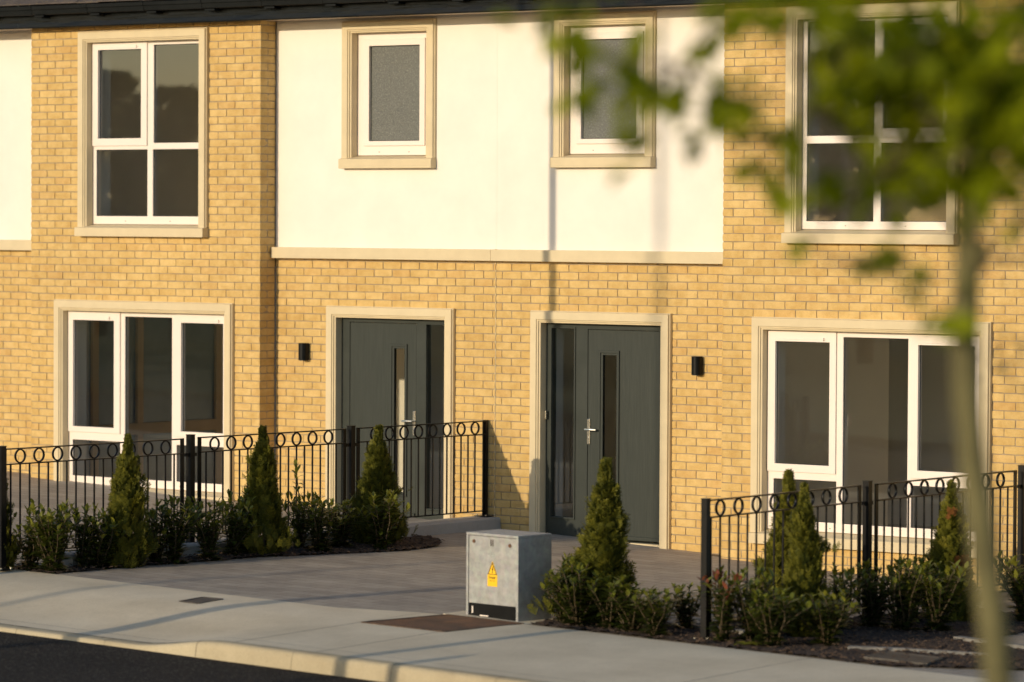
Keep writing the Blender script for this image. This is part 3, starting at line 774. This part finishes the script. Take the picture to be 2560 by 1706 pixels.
prism(b, [(sx+.006,.395),(sx-.008,.366),(sx+.001,.368),(sx-.002,.346),(sx-.006,.348),(sx+.000,.338),(sx+.006,.350),(sx+.003,.349),(sx+.010,.376),(sx+.001,.374),(sx+.010,.395)], .0022, .0034)
b.build('lightning_triangle', M['ink'], st)
b = MB()
for body, size, z, bold in (('Danger',.0250,.300,.0006),('Keep away',.0135,.279,.0),('. .  .',.012,.256,.0)):
    V, Fc = text_mesh(body, size, bold); b.mesh([(sx+v[0], .0028, z+v[1]) for v in V], Fc)
b.build('lettering', M['ink'], st)
# mortar pad
b = MB(); b.box(3.98, 4.84, -5.79, -5.26, G(4.4,-5.5)-.05, G(4.4,-5.5)+.010)
for q in range(len(b.v)):
    x, y, z = b.v[q]; b.v[q] = (x + rnd.uniform(-.02,.02), y - (x-4.15)*.1 + rnd.uniform(-.01,.01), z - (x-4.4)*.025)
tag(b.build('concrete_pad', M['concrete'], bevel=.006), 'rough concrete pad under the steel cabinet', 'pad')
# covers let into the pavement
def cover(name, P, mat, label, cat, lines=True, up=.008):
    b = MB(); q = [(x, y, Pz(x,y)+up) for x,y in P]; r = [(x, y, Pz(x,y)-.03) for x,y in P]
    b.mesh(q+r, [(0,1,2,3),(0,4,5,1),(1,5,6,2),(2,6,7,3),(3,7,4,0)])
    o = b.build(name, mat); tag(o, label, cat)
    L = lambda a, c, t: tuple(a[i]+(c[i]-a[i])*t for i in range(3))
    f = MB()
    for i in range(4):
        a, c = Vector(q[i]), Vector(q[(i+1)%4]); d = (c-a).normalized(); nn = Vector((-d.y,d.x,0))*.014; u = Vector((0,0,.003))
        f.mesh([a+u-nn, c+u-nn, c+u+nn, a+u+nn, a-u*4-nn, c-u*4-nn, c-u*4+nn, a-u*4+nn], [(0,1,2,3),(0,4,5,1),(1,5,6,2),(2,6,7,3),(3,7,4,0)])
    if lines:
        a, c = Vector(L(q[0],q[1],.5)), Vector(L(q[3],q[2],.5)); d = (c-a).normalized(); nn = Vector((-d.y,d.x,0))*.006; u = Vector((0,0,.003))
        f.mesh([a+u-nn, c+u-nn, c+u+nn, a+u+nn], [(0,1,2,3)])
    f.build('cover_frame', M['iron'] if mat != M['rust'] else M['chip'], o)
cover('chamber_cover', [(3.885,-6.628),(4.07,-5.83),(4.80,-5.83),(4.655,-6.605)][::-1], M['rust'], 'rusty chequered steel chamber cover at the foot of the cabinet', 'cover')
cover('drain_cover', [(2.06,-6.655),(2.042,-6.372),(2.222,-6.35),(2.245,-6.66)][::-1], M['iron'], 'small dark square cover set in the pavement left of the cabinet', 'cover', False)
cover('meter_cover', [(7.72,-5.62),(7.62,-5.18),(8.08,-5.18),(8.2,-5.60)][::-1], M['iron'], 'grey ribbed cover beside the soil behind the blurred trunk', 'cover', True, .03)
b = MB(); b.box(2.52, 2.95, -.17, -.05, -.14, G(2.7,-.1)+.006); gg = b.build('gully_grate', M['iron']); tag(gg, 'slim dark drain grate by the wall seen through the right railing', 'drain')
# pale edging strips at the right end of the bed
for P, lab in (([(7.30,-5.20),(7.62,-4.95),(8.2,-4.66),(8.22,-4.60),(7.6,-4.88),(7.27,-5.12)], 'pale concrete edging strip between the soil and the ribbed cover'),
               ([(5.0,-4.98),(6.26,-5.02),(6.26,-4.93),(5.0,-4.90)], 'pale concrete edging strip behind the shrubs beside the cabinet'),
               ([(7.42,-3.9),(7.9,-3.95),(9.5,-3.98),(9.5,-3.88),(7.9,-3.85),(7.42,-3.8)], 'pale concrete edging strip across the far end of the right bed')):
    b = MB(); n = len(P); k = len(b.v)
    for x, y in P: b.v.append((x,y,Pz(x,y)+.034))
    for x, y in P: b.v.append((x,y,G(x,y)-.05))
    b.f.append(tuple(range(n))); b.m.append(0); b.t.append(.5)
    for i in range(n):
        j = (i+1)%n; b.f.append((j,i,n+i,n+j)); b.m.append(0); b.t.append(.5)
    tag(b.build('edging_strip', M['edging']), lab, 'edging')

# ------------------------------------------------------------------ planting
def spray(mb, p, d, side, L, r, tone):
    """flat feathery spray: axis plus paired shoots"""
    nrm = d.cross(side).normalized()
    def strip(a, dr, ln, w, t):
        wv = nrm.cross(dr).normalized()*w
        m = a + dr*ln*.55; e = a + dr*ln + nrm*r.uniform(-.006,.006)
        mb.mesh([a-wv*.6, a+wv*.6, m+wv, e+wv*.25, e-wv*.25, m-wv], [(0,1,2,5),(5,2,3,4)], 0, cl(t,0,1))
    strip(p, d, L, .0042, tone)
    k = 5
    for i in range(k):
        s = (i+.6)/k; a = p + d*(L*s*.9)
        for sg in (-1,1):
            dr = (d*.75 + side*sg*.75 + nrm*r.uniform(-.18,.18)).normalized()
            strip(a, dr, L*(.62-.40*s)*r.uniform(.75,1.15), .0040, tone + .22*s + r.uniform(-.12,.12))
def conifer_mesh(seed, H=1.0, R=.2, lean=.0, waist=1.0):
    r = random.Random(seed); b = MB(); N_ = 2300
    lob = [(r.uniform(0,2*PI), r.uniform(.05,.85), r.uniform(.25,.62)) for _ in range(14)]
    for i in range(N_):
        t = (i/N_)**.92; z = H*(.02 + .965*t); a = r.uniform(0, 2*PI)
        rr = R*1.32*((1-t**1.05)*1.0 + .045) * (.66+.34*min(1,t/.12))
        for la, lz, lw in lob:
            da = (a-la+PI) % (2*PI) - PI; rr *= 1 + lw*math.exp(-(da/.6)**2 - ((t-lz)/.055)**2) - .03
        if t > .86: rr *= .55
        q = rr*math.sqrt(r.uniform(.25,1))*(r.uniform(1.1,1.45) if r.random() < .10 else 1); out = Vector((math.cos(a), math.sin(a), 0))
        p = out*q*1.02 + Vector((lean*z, 0, z-.05))
        el = r.uniform(.75,1.35) if t < .85 else 1.35
        d = (out*math.cos(el) + Vector((0,0,1))*math.sin(el) + Vector((r.uniform(-.25,.25), r.uniform(-.25,.25), 0))).normalized()
        side = d.cross(out if r.random() < .45 else Vector((-out.y,out.x,0)).lerp(out, r.random())).normalized()
        L = r.uniform(.055,.120)*(1-.35*t)
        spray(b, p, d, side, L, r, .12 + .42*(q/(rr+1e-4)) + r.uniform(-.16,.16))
    for _ in range(7):
        a = r.uniform(0,2*PI); d = Vector((.22*math.cos(a), .22*math.sin(a), 1)).normalized()
        spray(b, Vector((lean*H + r.uniform(-.008,.008), r.uniform(-.008,.008), H*(.90+.02*r.random()))), d, d.orthogonal().normalized(), r.uniform(.05,.085), r, .75)
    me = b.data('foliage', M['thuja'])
    s = MB(); s.tube([(0,0,-.06),(lean*H*.4,0,H*.4),(lean*H,0,H*.97)], [.014,.009,.002], 7)
    return me, s.data('trunk', M['bark2'])
CM = [conifer_mesh(21, lean=.025), conifer_mesh(22, R=.21, lean=.03), conifer_mesh(23, R=.225, lean=-.035), conifer_mesh(24, R=.185, lean=-.02), conifer_mesh(25, R=.195, lean=.04), conifer_mesh(26, R=.215, lean=-.03), conifer_mesh(27, R=.20, lean=.03), conifer_mesh(28, R=.205, lean=.02)]
def conifer(k, x, y, h, w, rz, label, rust=False):
    o = empty('conifer', (x,y,G(x,y)), rz); tag(o, label, 'conifer', 'young conifers along the front beds')
    for nm, me in zip(('foliage','trunk'), CM[k]):
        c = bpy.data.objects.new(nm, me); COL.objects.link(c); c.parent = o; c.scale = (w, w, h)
    if rust:
        r = random.Random(5); b = MB()
        for (cx, cz, n) in ((.13,.40,26),(.05,.74,6)):
            for _ in range(n):
                p = Vector((cx-.02+r.uniform(-.05,.05), -.13+r.uniform(-.03,.03), cz*h+r.uniform(-.06,.06)))
                d = Vector((r.uniform(-.4,.4),-.5,1)).normalized(); spray(b, p, d, Vector((1,0,0)), .06, r, r.random())
        b.build('browned_patch', M['rusty'], o).rotation_euler = (0,0,math.radians(20)-rz)
    return o
conifer(3, -.50,-6.12,1.08, .85, 0.3, 'conifer cut by the left edge, partly behind the railing end post')
conifer(1, .12,-5.22,1.13, 1.0, 1.2, 'dark conifer in front of the left bay window, third of the row from the wall')
conifer(4, .22,-3.55,1.14,1.08, 2.6, 'slim conifer in front of the bay return, between two railing panels')
conifer(2, .25,-2.06,1.09,1.05, 4.0, 'dark broad conifer in front of the left door')
conifer(0, 5.11,-5.25,1.27,1.3, .4, 'sunlit conifer right of the steel cabinet, in front of the right door')
conifer(5, 6.02,-4.05,1.20,1.15, 5.1, 'conifer just behind the right railing, half hidden by its bars')
conifer(6, 6.62,-4.70,1.17, .92, 3.3, 'golden conifer in front of the right railing, nearest the front post')
conifer(7, 6.68,-2.70,1.12,1.05, 2.2, 'conifer with an orange browned patch beside the blurred trunk', True)

def leaf(mb, p, d, up, L, w, tone, fold=.25, droop=.25):
    side = d.cross(up).normalized(); nrm = side.cross(d).normalized()
    st = [(0,.06),(.25,.75),(.55,1.0),(.8,.62),(1,.03)]
    k = len(mb.v)
    for s, ww in st:
        c = p + d*(L*s) - nrm*(droop*L*s*s*.5)
        for sg in (-1,0,1):
            q = c + side*(sg*w*.5*ww) + nrm*(abs(sg)*w*ww*fold*.5); mb.v.append(tuple(q))
    for i in range(len(st)-1):
        for j in range(2):
            a = k+i*3+j; mb.f.append((a,a+1,a+4,a+3)); mb.m.append(0); mb.t.append(tone)
def shrub_mesh(seed, n=9, spread=.16, tall=None, red=False):
    r = random.Random(seed); lf = MB(); st = MB()
    for i in range(n):
        a = r.uniform(0,2*PI); h = (r.uniform(.55,1.0) if tall is None else r.choice(tall))*.5; tip = spread*r.uniform(.25,1.25)*(1.25-h*1.1)
        p0 = Vector((r.uniform(-.03,.03), r.uniform(-.03,.03), -.04)); p3 = Vector((tip*math.cos(a), tip*math.sin(a), h))
        pm = p0.lerp(p3,.5) + Vector((r.uniform(-.03,.03), r.uniform(-.03,.03), .05))
        P = [p0, p0.lerp(pm,.5)+Vector((0,0,.03)), pm, pm.lerp(p3,.5)+Vector((0,0,.015)), p3]
        st.tube(P, [.007,.006,.005,.004,.0025], 5)
        m = int(58*h)+7
        for k in range(m):
            s = .04 + .96*(k/m)**1.05; q = min(int(s*4),3); base = P[q].lerp(P[q+1], s*4-q)
            ang = k*2.4 + r.uniform(-.4,.4); out = Vector((math.cos(ang), math.sin(ang), 0))
            el = r.uniform(.05,.75) + (.65 if s > .85 else 0)
            d = (out*math.cos(el) + Vector((0,0,1))*math.sin(el)).normalized()
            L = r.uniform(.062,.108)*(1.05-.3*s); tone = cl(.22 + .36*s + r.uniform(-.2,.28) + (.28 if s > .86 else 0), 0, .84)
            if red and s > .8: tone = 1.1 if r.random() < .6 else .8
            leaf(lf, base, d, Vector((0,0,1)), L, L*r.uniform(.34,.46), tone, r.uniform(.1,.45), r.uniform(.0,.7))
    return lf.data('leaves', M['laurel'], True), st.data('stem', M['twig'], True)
SM = [shrub_mesh(31,19,.22), shrub_mesh(32,17,.20), shrub_mesh(33,22,.24), shrub_mesh(34,15,.19), shrub_mesh(35,20,.22), shrub_mesh(36,16,.2,None,True), shrub_mesh(37,14,.2,[.5,.55,.6,.62,.6,.58,1.0])]
def shrub(k, x, y, h, w, label, grp):
    o = empty('shrub', (x,y,G(x,y)+.01), rnd.uniform(0,6.28)); tag(o, label, 'shrub', grp)
    for nm, me in zip(('leaves','stem'), SM[k]):
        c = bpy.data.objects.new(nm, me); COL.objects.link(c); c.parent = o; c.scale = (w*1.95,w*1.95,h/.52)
    return o
GL = 'laurel shrubs in the left bed'; GR = 'laurel shrubs in the right bed'
for a in [
    (0,-.20,-6.02,.40,.60,'pale leafy shrub lowest at the left edge on the bark'),
    (1,.00,-6.00,.46,.66,'yellow green shrub at the front corner of the left bed'),
    (2,.05,-5.98,.58,.62,'tall bushy shrub just left of the first full conifer'),
    (3,.02,-5.62,.58,.50,'upright shrub against the left end of the railing'),
    (4,.06,-5.48,.46,.60,'shrub touching the left side of the conifer before the bay window'),
    (1,.14,-4.85,.45,.52,'shrub touching the right side of the conifer before the bay window'),
    (0,.22,-4.72,.57,.60,'shrub under the middle of the bay window behind the railing bars'),
    (2,.25,-4.30,.52,.58,'bushy shrub in front of the thick railing post before the bay window'),
    (3,.20,-3.95,.52,.55,'shrub beside the slim conifer on its left'),
    (4,.10,-3.72,.58,.45,'thin upright shrub tight against the left of the slim conifer'),
    (6,.12,-2.95,.76,.50,'shrub with one tall leafy shoot rising against the brick by the door'),
    (1,.42,-3.02,.46,.62,'shrub right of the slim conifer over the bark'),
    (2,.30,-2.60,.44,.62,'low shrub between the slim and the broad conifer'),
    (0,.60,-2.40,.52,.62,'shrub standing in front of the broad conifer before the left door')]: shrub(*a, GL)
for a in [
    (3,4.88,-5.22,.50,.55,'wispy shrub touching the right side of the steel cabinet'),
    (1,4.98,-5.52,.50,.62,'shrub in front of the sunlit conifer on its cabinet side'),
    (2,5.16,-5.62,.46,.66,'shrub in the middle foot of the sunlit conifer'),
    (0,5.42,-5.58,.40,.66,'bushy shrub at the right foot of the sunlit conifer'),
    (4,5.66,-5.60,.36,.66,'low shrub midway between the sunlit conifer and the railing post'),
    (1,5.92,-5.66,.34,.60,'yellowish low shrub just left of the railing front post'),
    (3,5.80,-5.10,.37,.55,'airy shrub behind the low ones left of the railing front post'),
    (5,6.42,-5.52,.52,.62,'red tipped shrub just right of the railing front post'),
    (4,6.55,-5.32,.55,.60,'shrub between the red tipped one and the golden conifer'),
    (0,6.84,-5.52,.42,.66,'bright shrub at the very front below the golden conifer'),
    (2,7.05,-5.10,.40,.62,'shrub at the right foot of the golden conifer'),
    (3,6.50,-4.10,.52,.58,'shrub behind the golden conifer against the railing'),
    (4,6.60,-3.72,.52,.60,'dark shrub at the thick middle railing post'),
    (1,6.86,-3.72,.55,.66,'tallest bushy shrub left of the browned conifer'),
    (2,7.05,-3.52,.55,.66,'broad shrub touching the browned conifer'),
    (0,6.55,-3.10,.50,.60,'shrub behind the browned conifer'),
    (2,7.12,-2.30,.56,.66,'dark shrub at the right edge beyond the blurred trunk')]: shrub(*a, GR)
# small weeds at the front of the right bed
b = MB(); r = random.Random(8)
for _ in range(9):
    a = r.uniform(0,2*PI); d = Vector((math.cos(a),math.sin(a),.35)).normalized(); leaf(b, Vector((6.72,-5.68,G(6.7,-5.7)+.02)), d, Vector((0,0,1)), r.uniform(.10,.16), r.uniform(.05,.08), .85, .2, .6)
tag(b.build('weed', M['laurel'], smooth=True), 'broad leaved green weed on the soil under the golden conifer', 'weed')

# ------------------------------------------------------------------ street tree close to the camera
T0 = Vector((17.148,-20.19,0)); RV = Vector((.7949,.6068,0)); FV = Vector((-.6068,.7949,0))
def TL(s, d, z): return T0 + RV*s + FV*d + Vector((0,0,z))
TR = empty('street_tree', (17.30,-20.15,road_z(17.3)+.1)); tag(TR, 'young maple street tree close up and out of focus, green mottled trunk', 'tree')
off = -TR.location
b = MB()
tp = [(.19,-.6),(.14,.6),(.085,1.74),(.062,1.94),(.018,2.27),(-.008,2.5),(-.012,2.667),(-.008,2.834),(-.012,3.022),(-.01,3.4),(-.01,3.9),(.03,4.5),(.02,5.2)]
b.tube([TL(s,0,z)+off for s,z in tp], [.052,.047,.042,.041,.039,.038,.039,.035,.029,.022,.016,.010,.004], 14)
for z, s in ((2.18,.045),(2.86,.026),(3.02,.012)):   # bark knots
    b.tube([TL(s-.02,-.01,z-.04)+off, TL(s,-.012,z)+off, TL(s+.012,0,z+.035)+off], [.012,.024,.012], 8)
tk = b.build('trunk', M['bark'], TR, smooth=True)
limbs = [[(.0,0,2.88),(-.16,-.10,3.06),(-.42,-.22,3.22),(-.78,-.30,3.33),(-1.10,-.32,3.36)],
         [(.01,0,3.0),(-.14,.12,3.22),(-.36,.22,3.42),(-.62,.28,3.58),(-.9,.3,3.62)],
         [(.012,0,2.80),(.10,-.05,2.92),(.22,-.1,3.03),(.40,-.12,3.10)],
         [(.01,0,3.1),(.14,.1,3.3),(.30,.15,3.45),(.52,.15,3.6)],
         [(-.16,-.10,3.06),(-.28,-.25,3.05),(-.40,-.32,2.95),(-.42,-.33,2.85)],
         [(.0,0,3.5),(-.2,.1,3.75),(-.5,.15,4.0),(-.75,.1,4.15)],[(.0,0,3.6),(.22,-.1,3.9),(.5,-.15,4.15)],[(.01,0,3.9),(-.1,-.25,4.2),(-.2,-.5,4.45)]]
for L in limbs:
    b = MB(); b.tube([TL(*q)+off for q in L], [.009*(1-.75*i/(len(L)-1)) for i in range(len(L))], 7); b.build('branch', M['bark2'], TR, smooth=True)
# leaf clusters: (sideways m, height m, spread m, number)
CLU = [(-1.10,3.48,.045,2),(-1.10,3.40,.06,4),(-1.00,3.36,.05,3),(-1.04,3.26,.04,1),(-.90,3.34,.07,5),(-.83,3.31,.06,5),(-.80,3.25,.06,4),(-.92,3.20,.08,5),(-.87,3.16,.04,2),
 (-.74,3.27,.04,2),(-.68,3.27,.045,3),(-.63,3.23,.05,4),(-.58,3.19,.04,3),(-.66,3.46,.05,3),(-.60,3.46,.04,2),(-.57,3.51,.05,3),(-.50,3.50,.05,3),(-.42,3.50,.08,6),(-.36,3.50,.07,5),
 (-.53,3.40,.03,1),(-.48,3.14,.06,4),(-.45,3.17,.03,1),(-.57,3.06,.05,3),(-.52,3.06,.04,2),(-.38,3.26,.04,2),(-.43,3.26,.03,1),(-.50,2.98,.04,1),(-.43,2.90,.025,1),(-.37,3.06,.035,2),
 (-.31,3.45,.09,7),(-.25,3.42,.09,7),(-.19,3.38,.09,7),(-.28,3.32,.08,6),(-.22,3.28,.09,7),(-.16,3.34,.08,7),(-.10,3.39,.08,7),(-.05,3.40,.09,8),(.01,3.38,.09,8),(.07,3.41,.09,8),(.13,3.44,.08,6),(.19,3.45,.08,6),
 (.27,3.49,.07,6),(.28,3.41,.07,5),(.30,3.34,.05,3),(.22,3.38,.05,3),(-.02,3.30,.10,8),(.04,3.32,.10,8),(.10,3.32,.08,6),(-.05,3.23,.09,7),(.04,3.21,.10,8),(.12,3.27,.08,5),(.17,3.31,.05,3),
 (.06,3.14,.10,8),(.10,3.19,.08,5),(.0,3.10,.09,7),(-.08,3.09,.05,3),(.06,3.07,.08,5),(.12,3.11,.05,2),(.17,3.16,.05,2),(.24,3.20,.035,1),(.20,3.11,.04,1),
 (-.25,3.12,.08,5),(-.26,3.04,.05,3),(-.20,3.16,.05,3),(-.14,3.08,.05,3),(-.29,3.04,.04,2),(-.22,2.87,.05,4),(-.18,2.84,.04,2),(-.14,2.79,.03,1),(-.12,2.76,.025,1),(-.09,2.71,.02,2),(-.09,2.68,.02,1),
 (.28,2.95,.05,3),(.27,2.88,.05,3),(.30,2.91,.05,2),(-.32,3.29,.06,4),(-.31,3.19,.05,3),
 (-.6,3.72,.16,14),(-.3,3.75,.16,16),(.05,3.75,.16,18),(.35,3.72,.16,16),(-.75,3.95,.15,12),(-.4,4.05,.18,18),(0,4.1,.2,20),(.4,4.1,.18,18),(-.15,4.45,.18,18),(.15,4.5,.18,16),(.02,4.9,.15,12),(.6,3.55,.12,10),(.45,3.3,.12,10),(.5,3.05,.1,7)]
def maple(mb, p, d, nrm, S, tone):
    side = d.cross(nrm).normalized(); nrm = side.cross(d).normalized()
    out = [(0,-.06),(.16,.0),(.46,-.02),(.34,.22),(.58,.52),(.24,.50),(.0,1.0),(-.24,.50),(-.58,.52),(-.34,.22),(-.46,-.02),(-.16,0)]
    c = p + d*(S*.28); k = len(mb.v); mb.v.append(tuple(c - nrm*S*.05))
    for u, v in out: mb.v.append(tuple(p + side*(u*S) + d*(v*S) + nrm*S*(.10*abs(u) - .14*v*v)))
    n = len(out)
    for i in range(n): mb.f.append((k, k+1+i, k+1+(i+1)%n)); mb.m.append(0); mb.t.append(tone)
r = random.Random(77); lf = MB()
alls = [TL(*q) for L in limbs for q in L] + [TL(s,0,z) for s,z in tp[8:]]
for (s, z, sp_, n) in CLU:
    dd = r.uniform(-.55,.35) if abs(s) < .4 else r.uniform(-.45,.15)
    c = TL(s, dd, z); nb = min(alls, key=lambda q: (q-c).length)
    mid = nb.lerp(c,.5) + Vector((0,0,.03)); tw = MB(); tw.tube([nb+off, mid+off, c+off], [.005,.0035,.002], 5); tw.build('twig', M['bark2'], TR, smooth=True)
    for i in range(int(n*(3.3 if abs(s) < .36 and z < 3.62 and z > 2.92 else 2.1)+.6)):
        p = c + RV*r.gauss(0,sp_*.85) + FV*r.gauss(0,.16) + Vector((0,0,r.gauss(0,sp_*.75)))
        d = Vector((r.uniform(-1,1), r.uniform(-1,1), r.uniform(-1.0,.35))).normalized()
        nr = Vector((r.uniform(-.7,.4), r.uniform(-1.0,.2), r.uniform(.1,1))).normalized()
        maple(lf, p+off, d, nr, r.uniform(.06,.095), cl(r.gauss(.5,.25),0,1))
lf.build('crown', M['maple'], TR)

# ------------------------------------------------------------------ across the road: what the windows mirror and what throws the long shadows
def far_tree(seed, H, R, conic):
    r = random.Random(seed); b = MB()
    for i in range(3600):
        t = r.random()**.8; z = H*(.12+.86*t); rad = R*((1-t)**.8 if conic else math.sin(PI*min(1,.12+.86*t))**.6)*(.75+.35*math.sin(11*t+seed)+.25*math.sin(23*t+2*seed))
        a = r.uniform(0,2*PI); q = rad*math.sqrt(r.uniform(.15,1)); p = Vector((q*math.cos(a), q*math.sin(a), z))
        d = Vector((r.uniform(-1,1),r.uniform(-1,1),r.uniform(-1,1))).normalized(); s = d.orthogonal().normalized(); w = d.cross(s); e = r.uniform(.09,.2)
        b.mesh([p-s*e, p+w*e*.5, p+s*e, p-w*e*.5], [(0,1,2,3)], 0, r.random())
    t = MB(); t.tube([(0,0,-.3),(0,0,H*.5),(0,0,H*.9)], [.16,.10,.03], 8)
    return b.data('crown', M['far']), t.data('trunk', M['bark2'])
FT = [far_tree(1,7.0,1.9,True), far_tree(2,6.0,2.3,False), far_tree(3,5.0,2.2,False)]
for (k, x, y, s, lab) in [(0,-26.7,-30,1.06,'pointed tree mirrored in the upstairs left window'),(1,-29.8,-31,.92,'round tree across the road left of the pointed one'),(1,-24.4,-31,.90,'round tree across the road right of the pointed one'),(2,-33,-32,1.1,'bushy tree second furthest along the road'),(1,-37,-34,1.0,'broad tree furthest along the road'),(1,-21.4,-31,1.28,'tallest round tree across the road'),(2,-18.6,-31.5,1.6,'tall bushy tree across the road, second nearest'),(1,-16.0,-32.5,1.22,'round tree across the road nearest to the lamp post')]:
    o = empty('roadside_tree', (x,y,road_z(x)+.1)); tag(o, lab, 'tree', 'trees across the road'); o.scale = (s,s,s)
    for nm, me in zip(('crown','trunk'), FT[k]):
        c = bpy.data.objects.new(nm, me); COL.objects.link(c); c.parent = o
# an added maple and lamp post, unseen, placed for the soft shade on the wall
def shade_tree(x, y, label):
    o = empty('street_tree', (x,y,road_z(x)+.1)); tag(o, label, 'tree'); r = random.Random(91)
    b = MB(); b.tube([(0,0,-.3),(.02,0,2.5),(0,.02,5.5),(.03,0,8.4)], [.07,.055,.035,.008], 10); b.build('trunk', M['bark'], o, smooth=True)
    c = MB(); br = MB()
    for i in range(26):
        z = r.uniform(5.0,8.5); a = r.uniform(0,2*PI); R = r.uniform(.5,1.35)*(1-.35*abs(z-6.4)/2.4); e = Vector((R*math.cos(a),R*math.sin(a),z+.25)); s0 = Vector((0,0,z-.35))
        br.tube([s0, s0.lerp(e,.5)+Vector((0,0,.06)), e], [.014,.009,.004], 5)
        for k in range(21):
            p = s0.lerp(e, r.uniform(.35,1.05)) + Vector((r.gauss(0,.13),r.gauss(0,.13),r.gauss(0,.13)))
            maple(c, p, Vector((r.uniform(-1,1),r.uniform(-1,1),r.uniform(-1,.3))).normalized(), Vector((r.uniform(-.6,.6),r.uniform(-1,.3),r.uniform(.1,1))).normalized(), r.uniform(.07,.11), cl(r.gauss(.5,.25),0,1))
    br.build('branches', M['bark2'], o); c.build('crown', M['maple'], o)
shade_tree(3.75,-16.4, 'added unseen maple on the far verge, shading the brick right of the foreground tree')
LP2 = empty('unseen_lamp_post', (-2.45,-30.5,road_z(0)+.1)); tag(LP2, 'added unseen lamp post on the far verge, throwing the wide faint wall shadow', 'lamp post')  # added pole out of view, standing in for a trunk's wide shadow
b = MB(); b.tube([(0,0,-.2),(0,0,13.0)], [.045,.038], 12); b.build('pole', M['galv'], LP2, smooth=True)
b = MB(); b.box(-.12,.12,-.7,.08,12.98,13.08); b.build('lantern', M['gutter'], LP2, bevel=.01)
LP = empty('unseen_lamp_post', (-.30,-7.0,0)); tag(LP, 'slim lamp post on the pavement just left of the view, casting the narrow wall shadow', 'lamp post')
b = MB(); b.tube([(0,0,-.2),(0,0,.8)], .048, 14); b.tube([(0,0,.8),(0,0,6.9)], [.043,.041], 14); b.build('pole', M['galv'], LP, smooth=True)
b = MB(); b.box(-.09,.09,-.55,.06,6.88,6.96); b.build('lantern', M['gutter'], LP, bevel=.01)
for (x, y, h, rad, lab) in ((1.25,-15.6,2.35,.085,'stout added post across the road, unseen, throwing the long shadow over pavement and drive'),(4.35,-15.6,1.62,.05,'thin added post across the road, unseen, throwing the pavement shadow near the cabinet')):
    b = MB(); b.tube([(0,0,-.3),(0,0,h-.05),(0,0,h)], [rad,rad,rad*.7], 12); o = b.build('shadow_post', M['bark2']); o.location = (x,y,road_z(x)+.1); tag(o, lab, 'post')  # unseen posts added and sized to throw the long ground shadows

# ------------------------------------------------------------------ light, sky, camera
az, el = math.radians(8.2), math.radians(11.0)
sun = bpy.data.lights.new('sun', 'SUN'); sun.energy = 3.0; sun.angle = math.radians(.42); sun.color = (1.0,.83,.585)
so = bpy.data.objects.new('sun', sun); COL.objects.link(so); so.location = (-5,-30,12)
tv = Vector((math.sin(az)*math.cos(el), math.cos(az)*math.cos(el), -math.sin(el))); so.rotation_euler = tv.to_track_quat('-Z','Y').to_euler()
w = bpy.data.worlds.new('World'); SC.world = w; w.use_nodes = True; nt = w.node_tree; nt.nodes.clear()
sky = nt.nodes.new('ShaderNodeTexSky'); sky.sky_type = 'NISHITA'; sky.sun_disc = False; sky.sun_elevation = el; sky.sun_rotation = PI + az; sky.altitude = 60; sky.air_density = 1.0; sky.dust_density = 1.1; sky.ozone_density = 2.5
bg = nt.nodes.new('ShaderNodeBackground'); bg.inputs[1].default_value = .15; out = nt.nodes.new('ShaderNodeOutputWorld')
nt.links.new(sky.outputs[0], bg.inputs[0]); nt.links.new(bg.outputs[0], out.inputs[0])

cam = bpy.data.cameras.new('camera'); co = bpy.data.objects.new('camera', cam); COL.objects.link(co); SC.camera = co
psi, pit, rol = math.radians(37.35383), math.radians(-1.82316), math.radians(.30239)
fwd = Vector((-math.sin(psi)*math.cos(pit), math.cos(psi)*math.cos(pit), math.sin(pit))); r0 = Vector((math.cos(psi), math.sin(psi), 0)); u0 = r0.cross(fwd)
rr = r0*math.cos(rol) + u0*math.sin(rol); uu = -r0*math.sin(rol) + u0*math.cos(rol)
m4 = Matrix((( rr.x, uu.x, -fwd.x, 22.26708), (rr.y, uu.y, -fwd.y, -28.86692), (rr.z, uu.z, -fwd.z, 2.94471), (0,0,0,1)))
co.matrix_world = m4
cam.sensor_width = 36; cam.lens = 134.67; cam.clip_start = .1; cam.clip_end = 3000
cam.dof.use_dof = True; cam.dof.focus_distance = 34.0; cam.dof.aperture_fstop = 1.6; cam.dof.aperture_blades = 9
vs = SC.view_settings; vs.view_transform = 'Standard'; vs.look = 'None'; vs.exposure = 0.09; vs.gamma = 1.0; vs.use_curve_mapping = False
SC.cycles.max_bounces = 10; SC.cycles.transparent_max_bounces = 16
